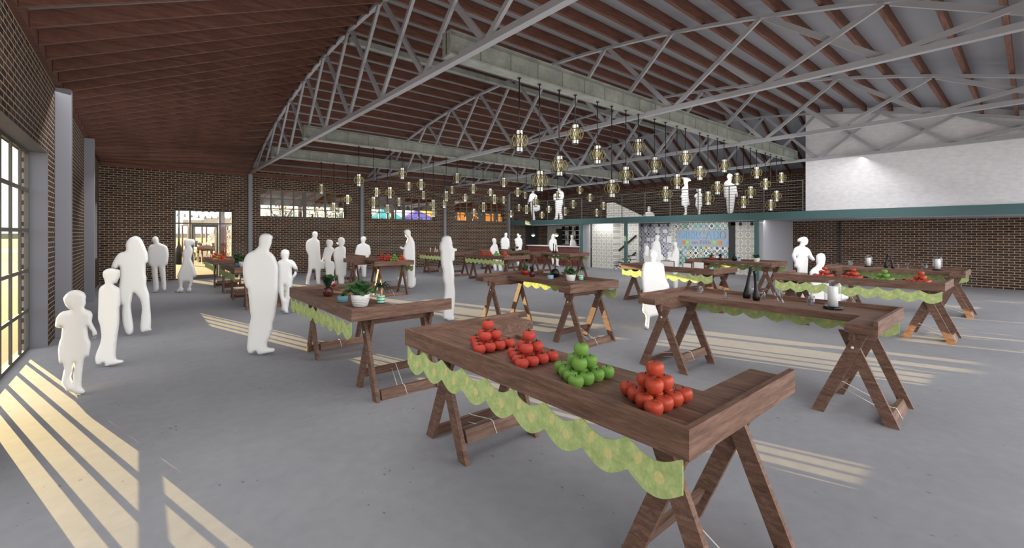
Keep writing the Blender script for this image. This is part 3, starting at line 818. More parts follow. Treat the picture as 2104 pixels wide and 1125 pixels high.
def make_cloth(s):
    b = MB(); n = 9; P = 2.30/n; K = 14; top = []; bot = []
    for i in range(n*K+1):
        y = .03 + P*i/K; t_ = (i % K)/K; d = .052*sin(pi*t_)
        top.append((y, .8245-d)); bot.append((y, .8245-.142-d*1.15))
    vs = []
    for x in (0, -s*.004): vs += [(x, y, z) for y, z in top] + [(x, y, z) for y, z in bot]
    N = len(top); fs = []
    for i in range(N-1):
        fs += [(i, i+1, N+i+1, N+i), (2*N+i, 3*N+i, 3*N+i+1, 2*N+i+1), (i, 2*N+i, 2*N+i+1, i+1), (N+i, N+i+1, 3*N+i+1, 3*N+i)]
    fs += [(0, N, 3*N, 2*N), (N-1, 3*N-1, 4*N-1, 2*N-1)]
    b.add(vs, fs); return b.mesh('scalloped_garland', M['cloth'])
cols = {1: (1.605, 1), 2: (5.97, -1), 3: (9.29, 1), 4: (13.65, -1)}
rows = {0: .847, 1: 4.355, 3: 11.36, 4: 14.87}
TLAB = {(1, 0): 'large foreground trestle table carrying four fruit pyramids', (1, 1): 'trestle table with potted plants standing left of the foreground fruit table',
        (1, 3): 'trestle table with plants half hidden behind the tall man at left', (1, 4): 'trestle table with fruit just inside the glass door',
        (2, 0): 'trestle table with glassware, black vases and a candle cloche in the right foreground', (2, 1): 'trestle table with red, black and white plant pots in the middle of the hall',
        (2, 3): 'trestle table with fruit beside the man with open hands', (2, 4): 'trestle table with one white plant pot near the back wall',
        (3, 0): 'trestle table with fruit behind the glassware table at right', (3, 1): 'trestle table with blank white tablets behind the standing woman',
        (3, 3): 'trestle table with fruit in front of the boy by the back wall', (3, 4): 'trestle table with thin white stands along the back wall',
        (4, 0): 'trestle table with two candle cloches nearest the right brick wall', (4, 1): 'trestle table with plants in front of the wall sign',
        (4, 3): 'trestle table with two black bottles in front of the bar', (4, 4): 'trestle table with dark plants in the far corner by the bar'}
GS = {(1, 0): 'foreground fruit table', (1, 1): 'left plant table', (1, 3): 'table behind the broad man', (1, 4): 'fruit table inside the glass door', (2, 0): 'glassware table at right',
      (2, 1): 'middle plant table', (2, 3): 'fruit table by the man with open hands', (2, 4): 'table with one white pot', (3, 0): 'fruit table behind the glassware', (3, 1): 'tablet table',
      (3, 3): 'fruit table by the back wall boy', (3, 4): 'table with thin white stands', (4, 0): 'table nearest the right brick wall', (4, 1): 'plant table before the wall sign',
      (4, 3): 'table before the bar', (4, 4): 'plant table in the far corner'}
proto = {1: make_table(1), -1: make_table(-1)}; cm = {1: make_cloth(1), -1: make_cloth(-1)}; used = set()
TPOS = {}
for (c, r), lb in TLAB.items():
    x, s = cols[c]; y = rows[r]
    o = proto[s] if s not in used else copy_tree(proto[s]); used.add(s)
    o.location = (x, y, 0); tag(o, lb, 'table', 'trestle tables in rows')
    g = put('scalloped_garland', cm[s], None, (x + s*.012, y, 0))
    tag(g, 'green lemon-print scalloped garland under the ' + GS[(c, r)], 'garland', 'scalloped garlands on the tables')
    TPOS[(c, r)] = (x, y, s)

# ------------------------------------------------------------------ fruit
def fruit_mesh(kind, mat):
    b = MB(); n, m = 20, 12; R = .0425; vs = []; fs = []
    for j in range(m+1):
        a = pi*j/m
        for i in range(n):
            th = 2*pi*i/n
            if kind == 'tomato': r = R*sin(a)**.88*(1 + .028*cos(5*th)*sin(a)); z = .0355*cos(a) - .007*math.exp(-(a/.5)**2)
            else:
                r = R*.98*sin(a)**.8*(1 + .09*cos(a))*(1 + .015*cos(5*th)); z = .0395*cos(a) - .013*math.exp(-(a/.55)**2) + .004*math.exp(-((pi-a)/.4)**2)
            vs.append((r*cos(th), r*sin(th), z))
    for j in range(m):
        for i in range(n): fs.append((j*n+i, (j+1)*n+i, (j+1)*n+(i+1) % n, j*n+(i+1) % n))
    lo = min(v[2] for v in vs); vs = [(x, y, z-lo) for x, y, z in vs]
    b.add(vs, fs, True); return b.mesh(kind, mat), max(v[2] for v in vs)
def stem_mesh(kind, top):
    b = MB()
    if kind == 'tomato':
        b.tube([(0, 0, top-.012), (.001, 0, top+.006), (.004, .001, top+.014)], .003, 5)
        for k in range(5):
            a = 2*pi*k/5
            b.add([(.003*cos(a+1.5), .003*sin(a+1.5), top-.0015), (.003*cos(a-1.5), .003*sin(a-1.5), top-.0015), (.017*cos(a), .017*sin(a), top+.003), (.027*cos(a), .027*sin(a), top+.009)], [(0, 1, 2), (0, 2, 3), (1, 3, 2)])
        return b.mesh('calyx', M['stem'])
    b.tube([(0, 0, top-.018), (.001, 0, top-.002), (.004, 0, top+.01)], [.002, .002, .003], 5); return b.mesh('stem', M['stem'])
FR = {}
for kind, nm, mk in (('tomato', 'tomato', 'tomato'), ('green', 'apple', 'green'), ('red', 'apple', 'redapple')):
    me, top = fruit_mesh('tomato' if kind == 'tomato' else 'apple', M[mk]); FR[kind] = (nm, me, stem_mesh('tomato' if kind == 'tomato' else 'apple', top), top)
FW_ = {'tomato': 'red tomato', 'green': 'green apple', 'red': 'red apple'}
rnd = random.Random(11)
def pyramid(kind, fx, fy, s, where, parts):
    """ten in a triangle, three on them and one on top; (fx, fy) is the front fruit"""
    nm, me, sm, top = FR[kind]; sp = .085; out = []
    tri = lambda i, j: (sp*(i + j*.5)*s, sp*j*.866)
    for j in range(4):
        for i in range(4-j): x, y = tri(i, j); out.append((x, y, .9005, 'base'))
    cx, cy = tri(1, 1); q = .05
    for a in (210, 330, 90): out.append((cx + s*q*cos(radians(a)), cy + q*sin(radians(a)), .9005+.066, 'second'))
    out.append((cx, cy, .9005+.133, 'top'))
    for x, y, z, lay in out:
        o = put(nm, me, None, (fx+x, fy+y, z), rnd.uniform(0, 6.28))
        if parts: put('calyx' if kind == 'tomato' else 'stem', sm, o)
        lb = {'base': '%s in the bottom layer, %s', 'second': '%s in the middle layer, %s', 'top': '%s on the very top, %s'}[lay]
        tag(o, lb % (FW_[kind], where), nm, '%s layer, %s' % (lay, where) if lay != 'top' else None)
offs = (1.521, 1.101, .677, .225); kinds = ('tomato', 'tomato', 'green', 'red')
for (c, r), nm in (((1, 0), 'on the foreground table'), ((3, 0), 'on the table behind the glassware'), ((2, 3), 'by the man with open hands'), ((3, 3), 'by the back wall boy'), ((1, 4), 'near the glass door')):
    x, y, s = TPOS[(c, r)]
    for o_, k, w in zip(offs, kinds, ('leftmost pyramid', 'second pyramid from left', 'x', 'rightmost pyramid')):
        if (c, r) == (1, 4) and w == 'rightmost': continue
        if c == 1 and r == 4: o_ += .35
        pyramid(k, x + s*(.12 if r != 0 or c != 1 else .118), y + o_, s, (w + ' ' + nm) if k != 'green' else 'green apple pyramid ' + nm, r == 0)

# ------------------------------------------------------------------ potted plants
def leaf(b, base, tip, w, droop=0.0, seg=5, fold=.15, up=(0, 0, 1)):
    base, tip = Vector(base), Vector(tip); d = tip - base; side = d.cross(Vector(up))
    if side.length < 1e-4: side = Vector((1, 0, 0))
    side.normalize(); vs = []; fs = []
    for i in range(seg+1):
        t = i/seg; p = base + d*t; p = p + Vector((0, 0, droop*(4*t*(1-t)) ))
        ww = w*sin(pi*min(1, t*.92+.06))**.8
        vs += [p - side*ww, p - Vector((0, 0, fold*ww)), p + side*ww]
    for i in range(seg):
        a = 3*i; fs += [(a, a+1, a+4, a+3), (a+1, a+2, a+5, a+4)]
    b.add(vs, fs, True)
def disc_leaf(b, c, nrm, r, n=10):
    c = Vector(c); nrm = Vector(nrm).normalized(); x = nrm.orthogonal().normalized(); y = nrm.cross(x)
    vs = [c - nrm*r*.12] + [c + (x*cos(2*pi*i/n) + y*sin(2*pi*i/n))*r*(1-.12*(i == 0)) for i in range(n)]
    b.add(vs, [(0, 1+i, 1+(i+1) % n) for i in range(n)], True)
def plant(kind, lb, loc, k=1.0, group=None):
    rnd = random.Random(hash(kind) % 1 + len(kind)*7)
    t = thing('potted_plant', lb, 'plant', loc, 0, group)
    t.scale = (k, k, k)
    def pot(prof, mat, soil): 
        b = MB(); b.lathe(prof, 24); obj('pot', b, M[mat], t)
        b = MB(); b.lathe([(soil[0], soil[1]), (soil[0]*.97, soil[1]+.004), (.01, soil[1]+.008)], 16); obj('soil', b, M['soil'], t)
    if kind == 'bromeliad':
        pot([(.04, 0), (.052, .02), (.055, .06), (.048, .1), (.044, .1), (.044, .09)], 'darkpot', (.043, .088))
        b = MB()
        for i in range(26):
            a = rnd.uniform(0, 2*pi); r = rnd.uniform(.06, .13); z = rnd.uniform(.16, .25)
            leaf(b, (.01*cos(a), .01*sin(a), .09), (r*cos(a), r*sin(a), z), .012, .03)
        obj('leaves', b, M['leafdark'], t)
        b = MB()
        for i in range(44):
            p = (rnd.uniform(-.045, .065), rnd.uniform(-.045, .045), rnd.uniform(.18, .25)); disc_leaf(b, p, (rnd.uniform(-1, 1), rnd.uniform(-1, 1), .6), .018, 7)
        obj('leaf_cluster', b, M['leaf'], t)
        b = MB()
        for i in range(14): a = rnd.uniform(0, 2*pi); leaf(b, (.045, -.05, .11), (.05+.035*cos(a), -.06+.03*sin(a), .12+rnd.uniform(0, .05)), .014)
        obj('flower', b, M['redflower'], t)
    elif kind == 'teal':
        pot([(.052, 0), (.058, .01), (.06, .075), (.055, .075), (.055, .06)], 'tealpot', (.054, .06))
        b = MB()
        for i in range(9): a = rnd.uniform(0, 2*pi); r = rnd.uniform(.05, .11); leaf(b, (0, 0, .06), (r*cos(a), r*sin(a), .085+rnd.uniform(0, .03)), .01, .02)
        obj('leaves', b, M['leafdark'], t)
    elif kind == 'white':
        pot([(.068, 0), (.08, .015), (.098, .09), (.1, .135), (.093, .135), (.09, .1)], 'potwhite', (.09, .1))
        b = MB(); st = MB()
        for i in range(34):
            a = rnd.uniform(0, 2*pi); r = rnd.uniform(.03, .19); z = .13 + rnd.uniform(.02, .15)*(1.1-r*2)
            st.tube([(.02*cos(a), .02*sin(a), .1), (r*.5*cos(a), r*.5*sin(a), z*.9), (r*cos(a), r*sin(a), z)], .002, 4)
            if i % 3: disc_leaf(b, (r*cos(a), r*sin(a), z), (rnd.uniform(-.7, .7), rnd.uniform(-.9, .3), .9), rnd.uniform(.028, .05), 10)
            else: leaf(b, (.3*r*cos(a), .3*r*sin(a), .12), (r*1.1*cos(a), r*1.1*sin(a), z+.03), .024, .03)
        for a in (-.5, .3): leaf(b, (.04*cos(a-1.2), .04*sin(a-1.2), .15), (.1*cos(a-1.2), .1*sin(a-1.2), .09), .035, .01)
        leaf(b, (0, 0, .12), (-.03, .06, .34), .012, .03)
        obj('leaves', b, M['leaf'], t); obj('stalks', st, M['leafpale'], t)
    elif kind == 'striped':
        pot([(.042, 0), (.046, .008), (.046, .088), (.041, .088), (.041, .075)], 'striped', (.04, .075))
        b = MB(); b.tube([(0, 0, .08), (.003, 0, .15), (-.012, 0, .21)], .007, 6); obj('stem', b, M['palmstem'], t)
        b = MB()
        for i in range(26):
            a = rnd.uniform(0, 2*pi); r = rnd.uniform(.09, .19); leaf(b, (0, 0, .17), (r*cos(a), r*sin(a), .15+rnd.uniform(-.03, .09)), .011, .045)
        obj('fronds', b, M['leafdark'], t)
    elif kind == 'red':
        pot([(.05, 0), (.075, .02), (.082, .06), (.072, .085), (.066, .085), (.066, .07)], 'redpot', (.065, .07))
        b = MB()
        for i in range(40): a = rnd.uniform(0, 2*pi); r = rnd.uniform(0, .075); leaf(b, (r*.6*cos(a), r*.6*sin(a), .07), (r*1.2*cos(a), r*1.2*sin(a), rnd.uniform(.12, .2)), .012, .01)
        obj('leaves', b, M['leaf'], t)
    elif kind == 'pineapple':
        pot([(.035, 0), (.055, .02), (.06, .06), (.045, .1), (.04, .1), (.04, .09)], 'darkpot', (.039, .088))
        b = MB()
        for i in range(20): a = rnd.uniform(0, 2*pi); r = rnd.uniform(.02, .12); leaf(b, (.008*cos(a), .008*sin(a), .09), (r*cos(a), r*sin(a), .13+(.12-r)*1.1), .012, .02)
        obj('leaves', b, M['leafdark'], t)
    elif kind == 'blue':
        pot([(.048, 0), (.052, .008), (.053, .072), (.048, .072), (.048, .06)], 'bluepot', (.047, .06))
        b = MB()
        for i in range(7): a = rnd.uniform(0, 2*pi); r = rnd.uniform(.05, .1); leaf(b, (0, 0, .06), (r*cos(a), r*sin(a), .09+rnd.uniform(0, .03)), .01, .02)
        obj('leaves', b, M['leafdark'], t)
    elif kind == 'blackvase':
        pot([(.04, 0), (.07, .03), (.078, .075), (.066, .12), (.035, .15), (.028, .15), (.028, .14)], 'blackgloss', (.027, .138))
        b = MB()
        for a, r, z in ((2.6, .06, .24), (2.2, .08, .21), (.4, .05, .2), (-.5, .09, .18)): leaf(b, (0, 0, .14), (r*cos(a), r*sin(a), z), .012, .03)
        obj('leaves', b, M['leafdark'], t)
    elif kind == 'orchid':
        pot([(.06, 0), (.07, .01), (.075, .1), (.07, .1), (.07, .085)], 'potwhite', (.069, .085))
        b = MB()
        for i in range(26): a = rnd.uniform(0, 2*pi); r = rnd.uniform(.05, .15); leaf(b, (.01, 0, .09), (r*cos(a), r*sin(a), .14+rnd.uniform(0, .1)), .03, .03)
        obj('leaves', b, M['leaf'], t)
        b = MB(); b.tube([(0, 0, .1), (.02, -.02, .3), (-.02, .02, .36), (-.06, .05, .36)], .003, 4)
        obj('flower_stalk', b, M['leafdark'], t)
        b = MB()
        for i in range(9): disc_leaf(b, (rnd.uniform(-.08, .02), rnd.uniform(0, .06), rnd.uniform(.33, .39)), (rnd.uniform(-1, 1), -1, .3), .024, 6)
        obj('blossoms', b, M['blossom'], t)
    return t
Z9 = .9005
plant('bromeliad', 'dark potted bromeliad with a red bract, farthest left on the plant table at left', (1.85, 5.83, Z9), 1.08)
plant('teal', 'small teal pot with sparse leaves beside the big white pot', (1.82, 5.22, Z9), 1.0)
plant('white', 'large white pot of round green leaves at the near corner of the left plant table', (1.86, 4.78, Z9), 1.0)
plant('striped', 'green striped pot with a small palm behind the big white pot', (2.13, 4.86, Z9), 1.0)
P3 = ' on the middle plant table'
plant('red', 'red bowl pot with bushy leaves' + P3, (5.80, 6.45, Z9)); plant('pineapple', 'dark pot with spiky leaves' + P3 + ', beside the red bowl', (5.6, 6.03, Z9))
plant('blue', 'small blue-grey pot' + P3 + ' before the round black vase', (5.55, 5.5, Z9)); plant('blackvase', 'round black vase with arching leaves' + P3, (5.83, 5.66, Z9), 1.05)
plant('white', 'white pot of green leaves' + P3, (5.58, 5.05, Z9), .84); plant('striped', 'green striped pot with dark fronds at the end' + P3[3:].replace('the', 'of the', 1), (5.84, 5.05, Z9), .95)
P4 = ' on the plant table before the wall sign'
plant('red', 'small red pot' + P4, (13.5, 6.4, Z9), .9); plant('pineapple', 'dark pot with spiky leaves' + P4, (13.45, 6.1, Z9), .95)
plant('blackvase', 'black vase' + P4, (13.52, 5.72, Z9), .9); plant('blue', 'small blue-grey pot' + P4, (13.42, 5.55, Z9)); plant('white', 'white pot of green leaves' + P4, (13.38, 5.05, Z9), .82)
plant('orchid', 'white pot with green leaves and pale blossoms near the back wall', (5.65, 16.5, Z9), 1.2)
plant('bromeliad', 'dark leafy pot on the table half hidden behind the tall man', (1.9, 13.1, Z9), 1.1); plant('teal', 'teal pot on the table half hidden behind the tall man', (1.86, 12.66, Z9), 1.1)
plant('white', 'white pot of green leaves on the table half hidden behind the tall man', (1.92, 12.3, Z9), 1.0)
P5 = ' on the table in the far corner by the bar'
plant('bromeliad', 'dark reddish leafy pot' + P5, (13.3, 16.7, Z9), 1.4); plant('blackvase', 'black vase' + P5, (13.3, 15.6, Z9), 1.0); plant('orchid', 'white pot with leaves and blossoms' + P5, (13.3, 15.35, Z9), 1.0)

# ------------------------------------------------------------------ glassware
def glass_obj(name, prof, lb, cat, loc, k=1.0, mat='glass', n=24):
    b = MB(); b.lathe(prof, n, cap=False); o = obj(name, b, M[mat], None, loc); o.scale = (k, k, k); return tag(o, lb, cat)
JAR = [(.002, .002), (.045, .002), (.048, .01), (.048, .13), (.045, .13), (.045, .012), (.002, .012)]
FLASK = [(.002, .002), (.038, .002), (.04, .008), (.014, .085), (.012, .12), (.016, .125), (.009, .12), (.011, .085), (.035, .01), (.002, .01)]
GOB = [(.002, .002), (.034, .002), (.03, .012), (.009, .05), (.009, .065), (.034, .1), (.04, .13), (.037, .13), (.03, .1), (.005, .06)]
VASE = [(.002, 0), (.03, 0), (.036, .02), (.034, .05), (.018, .12), (.013, .2), (.015, .28), (.02, .31), (.016, .312), (.01, .29)]
def bent_vase(lb, loc, k, bend):
    b = MB(); b.lathe(VASE, 20)
    b.v = [(x + bend[0]*(z/.3)**2, y + bend[1]*(z/.3)**2, z) for x, y, z in b.v]
    o = obj('bottle_vase', b, M['blackgloss'], None, loc); o.scale = (k, k, k); return tag(o, lb, 'vase')
def cloche(lb, loc, k):
    t = thing('candle_cloche', lb, 'candle holder', loc); t.scale = (k, k, k)
    b = MB(); b.lathe([(.08, 0), (.082, .006), (.08, .025), (.072, .03)], 28); obj('base', b, M['blackgloss'], t)
    b = MB(); b.lathe([(.043, .03), (.043, .215), (.038, .22)], 24); obj('candle', b, M['candle'], t)
    b = MB(); b.tube([(0, 0, .22), (.002, 0, .24)], .002, 5); obj('wick', b, M['black'], t)
    b = MB(); b.lathe([(.07, .03)] + [(.07, .22)] + [(.07*cos(a), .22+.07*sin(a)) for a in [pi/2*i/7 for i in range(1, 8)]], 28, cap=False); obj('glass_dome', b, M['glass'], t)
GL_ = ' on the glassware table in the right foreground'
glass_obj('glass_jar', JAR, 'clear glass jar at the left end' + GL_[3:].replace('the', 'of the', 1), 'jar', (5.72, 2.86, Z9), .8)
glass_obj('glass_flask', FLASK, 'conical glass flask between the left jar and the black vases', 'flask', (5.55, 2.46, Z9), .82)
bent_vase('taller black bottle vase with a curved neck' + GL_, (5.76, 2.29, Z9), 1.25, (.03, -.03)); bent_vase('shorter black bottle vase' + GL_, (5.66, 2.14, Z9), 1.14, (-.02, .01))
glass_obj('glass_dome_jar', [(.002, .002), (.04, .002), (.04, .1)] + [(.04*cos(a), .1+.04*sin(a)) for a in [pi/2*i/6 for i in range(1, 7)]], 'small domed glass jar standing behind the black vases', 'jar', (5.9, 2.3, Z9), 1.0)
glass_obj('glass_flask', FLASK, 'conical glass flask just right of the black vases', 'flask', (5.86, 2.13, Z9), .9)
glass_obj('glass_goblet', GOB, 'hourglass-shaped glass near the middle' + GL_[3:].replace('the', 'of the', 1), 'glass', (5.66, 1.87, Z9), 1.0)
glass_obj('glass_goblet', GOB, 'slim tilted-looking glass left of the hourglass-shaped one', 'glass', (5.78, 1.96, Z9), .85)
glass_obj('glass_jar', JAR, 'clear glass jar beside the large candle cloche', 'jar', (5.74, 1.6, Z9), .8)
cloche('large glass candle cloche on a black base' + GL_, (5.64, 1.37, Z9), 1.08)
GR = ' on the table by the right brick wall'
glass_obj('glass_jar', JAR, 'clear glass jar at the left' + GR, 'jar', (13.42, 2.9, Z9), 1.0); cloche('left glass candle cloche' + GR, (13.46, 2.55, Z9), 1.0)
bent_vase('taller black bottle vase' + GR, (13.42, 2.22, Z9), 1.1, (.0, -.03)); bent_vase('shorter black bottle vase' + GR, (13.32, 2.08, Z9), .95, (0, .05))
glass_obj('glass_goblet', GOB, 'flared glass in the middle' + GR, 'glass', (13.36, 1.84, Z9), 1.0); glass_obj('glass_flask', FLASK, 'small flask just right of the vases' + GR, 'flask', (13.42, 2.0, Z9), .8)
glass_obj('glass_jar', JAR, 'clear glass jar beside the right cloche' + GR, 'jar', (13.4, 1.55, Z9), 1.0); cloche('right glass candle cloche' + GR, (13.32, 1.33, Z9), 1.12)
bent_vase('left black bottle on the table before the bar', (13.25, 12.95, Z9), 1.25, (0, 0)); bent_vase('right black bottle on the table before the bar', (13.28, 12.85, Z9), 1.1, (0, 0))
# tablets on the third table
def tablet(lb, x, y, w, h):
    t = thing('display_tablet', lb, 'tablet', (x, y, Z9))
    b = MB(); b.box((-.012, 0, 0), (.012, w, h)); obj('casing', b, M['black'], t)
    b = MB(); b.box((-.0145, .008, .008), (-.0121, w-.008, h-.012)); obj('screen', b, M['white'], t)
tablet('wide blank white tablet on the table behind the standing woman', 9.58, 5.42, .34, .16)
tablet('small blank white tablet in front of the squarer one', 9.55, 4.98, .2, .14); tablet('squarer blank white tablet behind the small one', 9.62, 4.72, .24, .17)
b = MB(); b.beam((0, 0, 0), (0, .05, .2), .012, .012); b.beam((0, .12, 0), (0, .05, .2), .012, .012); b.beam((.08, .06, 0), (.006, .055, .18), .012, .012); b.box((-.03, -.03, .1), (-.015, .14, .26))
tag(obj('table_easel', b, M['white'], None, (9.55, 6.05, Z9)), 'small white easel at the left end of the tablet table', 'easel')
for k, (dy, h) in enumerate(((1.95, .2), (1.55, .22), (1.4, .15))):
    b = MB(); b.beam((0, 0, 0), (0, -.05, h), .012, .03); tag(obj('label_stand', b, M['white'], None, (9.6, 14.87+dy, Z9)), ('leftmost', 'tallest middle', 'shortest')[k] + ' thin white stand on the table along the back wall', 'stand')

# ------------------------------------------------------------------ pendant lanterns
def make_lantern():
    t = thing('pendant_lantern', 'x', 'lamp'); H = .17; r = .056
    b = MB(); n = 6
    pts = [(r*cos(pi/3*k), r*sin(pi/3*k)) for k in range(6)]
    b.prism(pts, -H, H); obj('glass_shade', b, M['lampglass'], t)
    b = MB()
    for x, y in pts: b.beam((x*1.04, y*1.04, -H), (x*1.04, y*1.04, H), .009, .009)
    for z in (-H, -.096, .096, H):
        for k in range(6):
            p, q = pts[k], pts[(k+1) % 6]; b.beam((p[0]*1.05, p[1]*1.05, z), (q[0]*1.05, q[1]*1.05, z), .01, .01)
    R = .138
    for k in range(6):
        c, s_ = cos(pi/3*k), sin(pi/3*k)
        for z in (-.096, .096): b.beam((r*c, r*s_, z), (R*c, R*s_, z), .01, .01)
        b.beam((R*c, R*s_, -.096), (R*c, R*s_, .096), .006, .006)
    b.lathe([(.02, H), (.02, H+.02), (.006, H+.03)], 8); b.lathe([(.05, -H-.012), (.05, -H)], 6)
    obj('frame', b, M['black'], t)
    b = MB()
    for k in range(6):
        a = pi/3*k; c, s_ = cos(a), sin(a)
        for sg_ in (-1, 1):
            q = []
            for i in range(9):
                u = -1 + 2*i/8; rad = (r+R)/2 + sg_*(R-r)/2*(1-u*u); q.append((rad*c, rad*s_, .094*u))
            b.tube(q, .0075, 4)
        a2 = a + pi/6; p, q_ = pts[k], pts[(k+1) % 6]
        for sg_ in (-1, 1):
            L = []
            for i in range(7):
                u = -1 + 2*i/6; f = .5 + sg_*.5*abs(u)**1.4*(1 if u > 0 else -1) if False else .5 + sg_*.46*(u if abs(u) > .0 else 0)
                L.append((1.07*(p[0]+(q_[0]-p[0])*f), 1.07*(p[1]+(q_[1]-p[1])*f), .09*u))
            b.tube(L, .0065, 4)
    obj('filigree', b, M['gold'], t)
    return t
PEND = [(1067,290,46.6),(1182,276,41.6),(1149,341,43),(1108.5,372,44),(1227.7,318,40),(1311.5,303,37),(1286,360,36.5),(1345,339,35.5),(1408.4,324.3,32.4),(1437.8,355.4,31.4),(1487.8,341,28.4),(1257,387,37),(1391,373,32),(1514,368,26),(1554.5,354.7,24.7),(1367.3,398.7,31.5),(1474,386,27.5),(1454.8,407,28),(1572.7,378,24.8),(1605.2,365,22.6),(1542,395,25),(1527.3,415,25.5),(1595.3,402.7,23),(1583.3,421,23.4),
(1063.5,394.5,18.9),(1079,401,14.6),(1050,439,15),(1066,426.5,14.6),(1081.6,430,18.7),(1100.8,414.6,18),(1113.4,441.5,13.7),(1127.5,429.7,14),(1145.6,401,17),(1160.9,434,17),(1191.3,390,16.3),(1177.4,419.4,17),(1212,406,16.6),(1226,436.6,16),(1240,422.7,15.7),
(767.5,416,24.5),(774,394.7,19),(801.3,396,23.5),(796.5,428.8,16.8),(820,414.7,18),(826.7,356.5,24.5),(840.5,382.7,18),(865.3,379.2,23),(870,400.8,18),(890,421.3,22),(890.7,437,17),(912.8,418.7,17.4),(916.8,403,21.6),(928.8,390,16.8),(939.2,366,22),(956,406,16),(972,387.5,21),(973.9,436.5,15.7),(992.8,425.3,20.5),(1007.5,395,16),(1015.2,409.3,20.8),(1034.7,374.7,20),(1034.7,410.7,15.5),(660.3,388.3,19.9),(686,426,19),(714.6,409.7,19.2),(737.5,370,24.5)]
GYR = (5.19, 12.11, 15.69)
lan = make_lantern(); pool = [lan] + [copy_tree(lan) for _ in PEND[1:]]
for (u, v, h) in sorted(PEND, key=lambda p: p[0]):
    best = None
    for gi, gy in enumerate(GYR):
        p = at_y(u, v, gy); d = p.x*FW[0] + p.y*FW[1]; ph = .345*FPX/d
        e = abs(math.log(ph/h))
        if best is None or e < best[0]: best = (e, gi, p)
    _, gi, p = best
    o = pool.pop()
    o.location = p
    L = 4.14 - p.z - .2
    b = MB(); b.tube([(0, 0, .195), (0, 0, 4.14-p.z)], .0095, 6); b.lathe([(.03, 4.125-p.z), (.03, 4.139-p.z)], 10); obj('rod', b, M['black'], o)
    tag(o, ('gold and black lantern hanging on a rod from the nearest girder', 'gold and black lantern hanging on a rod from the middle girder', 'small-looking gold and black lantern hanging from the girder nearest the back wall')[gi], 'lamp',
        ('lanterns on the nearest girder', 'lanterns on the middle girder', 'lanterns on the farthest girder')[gi])
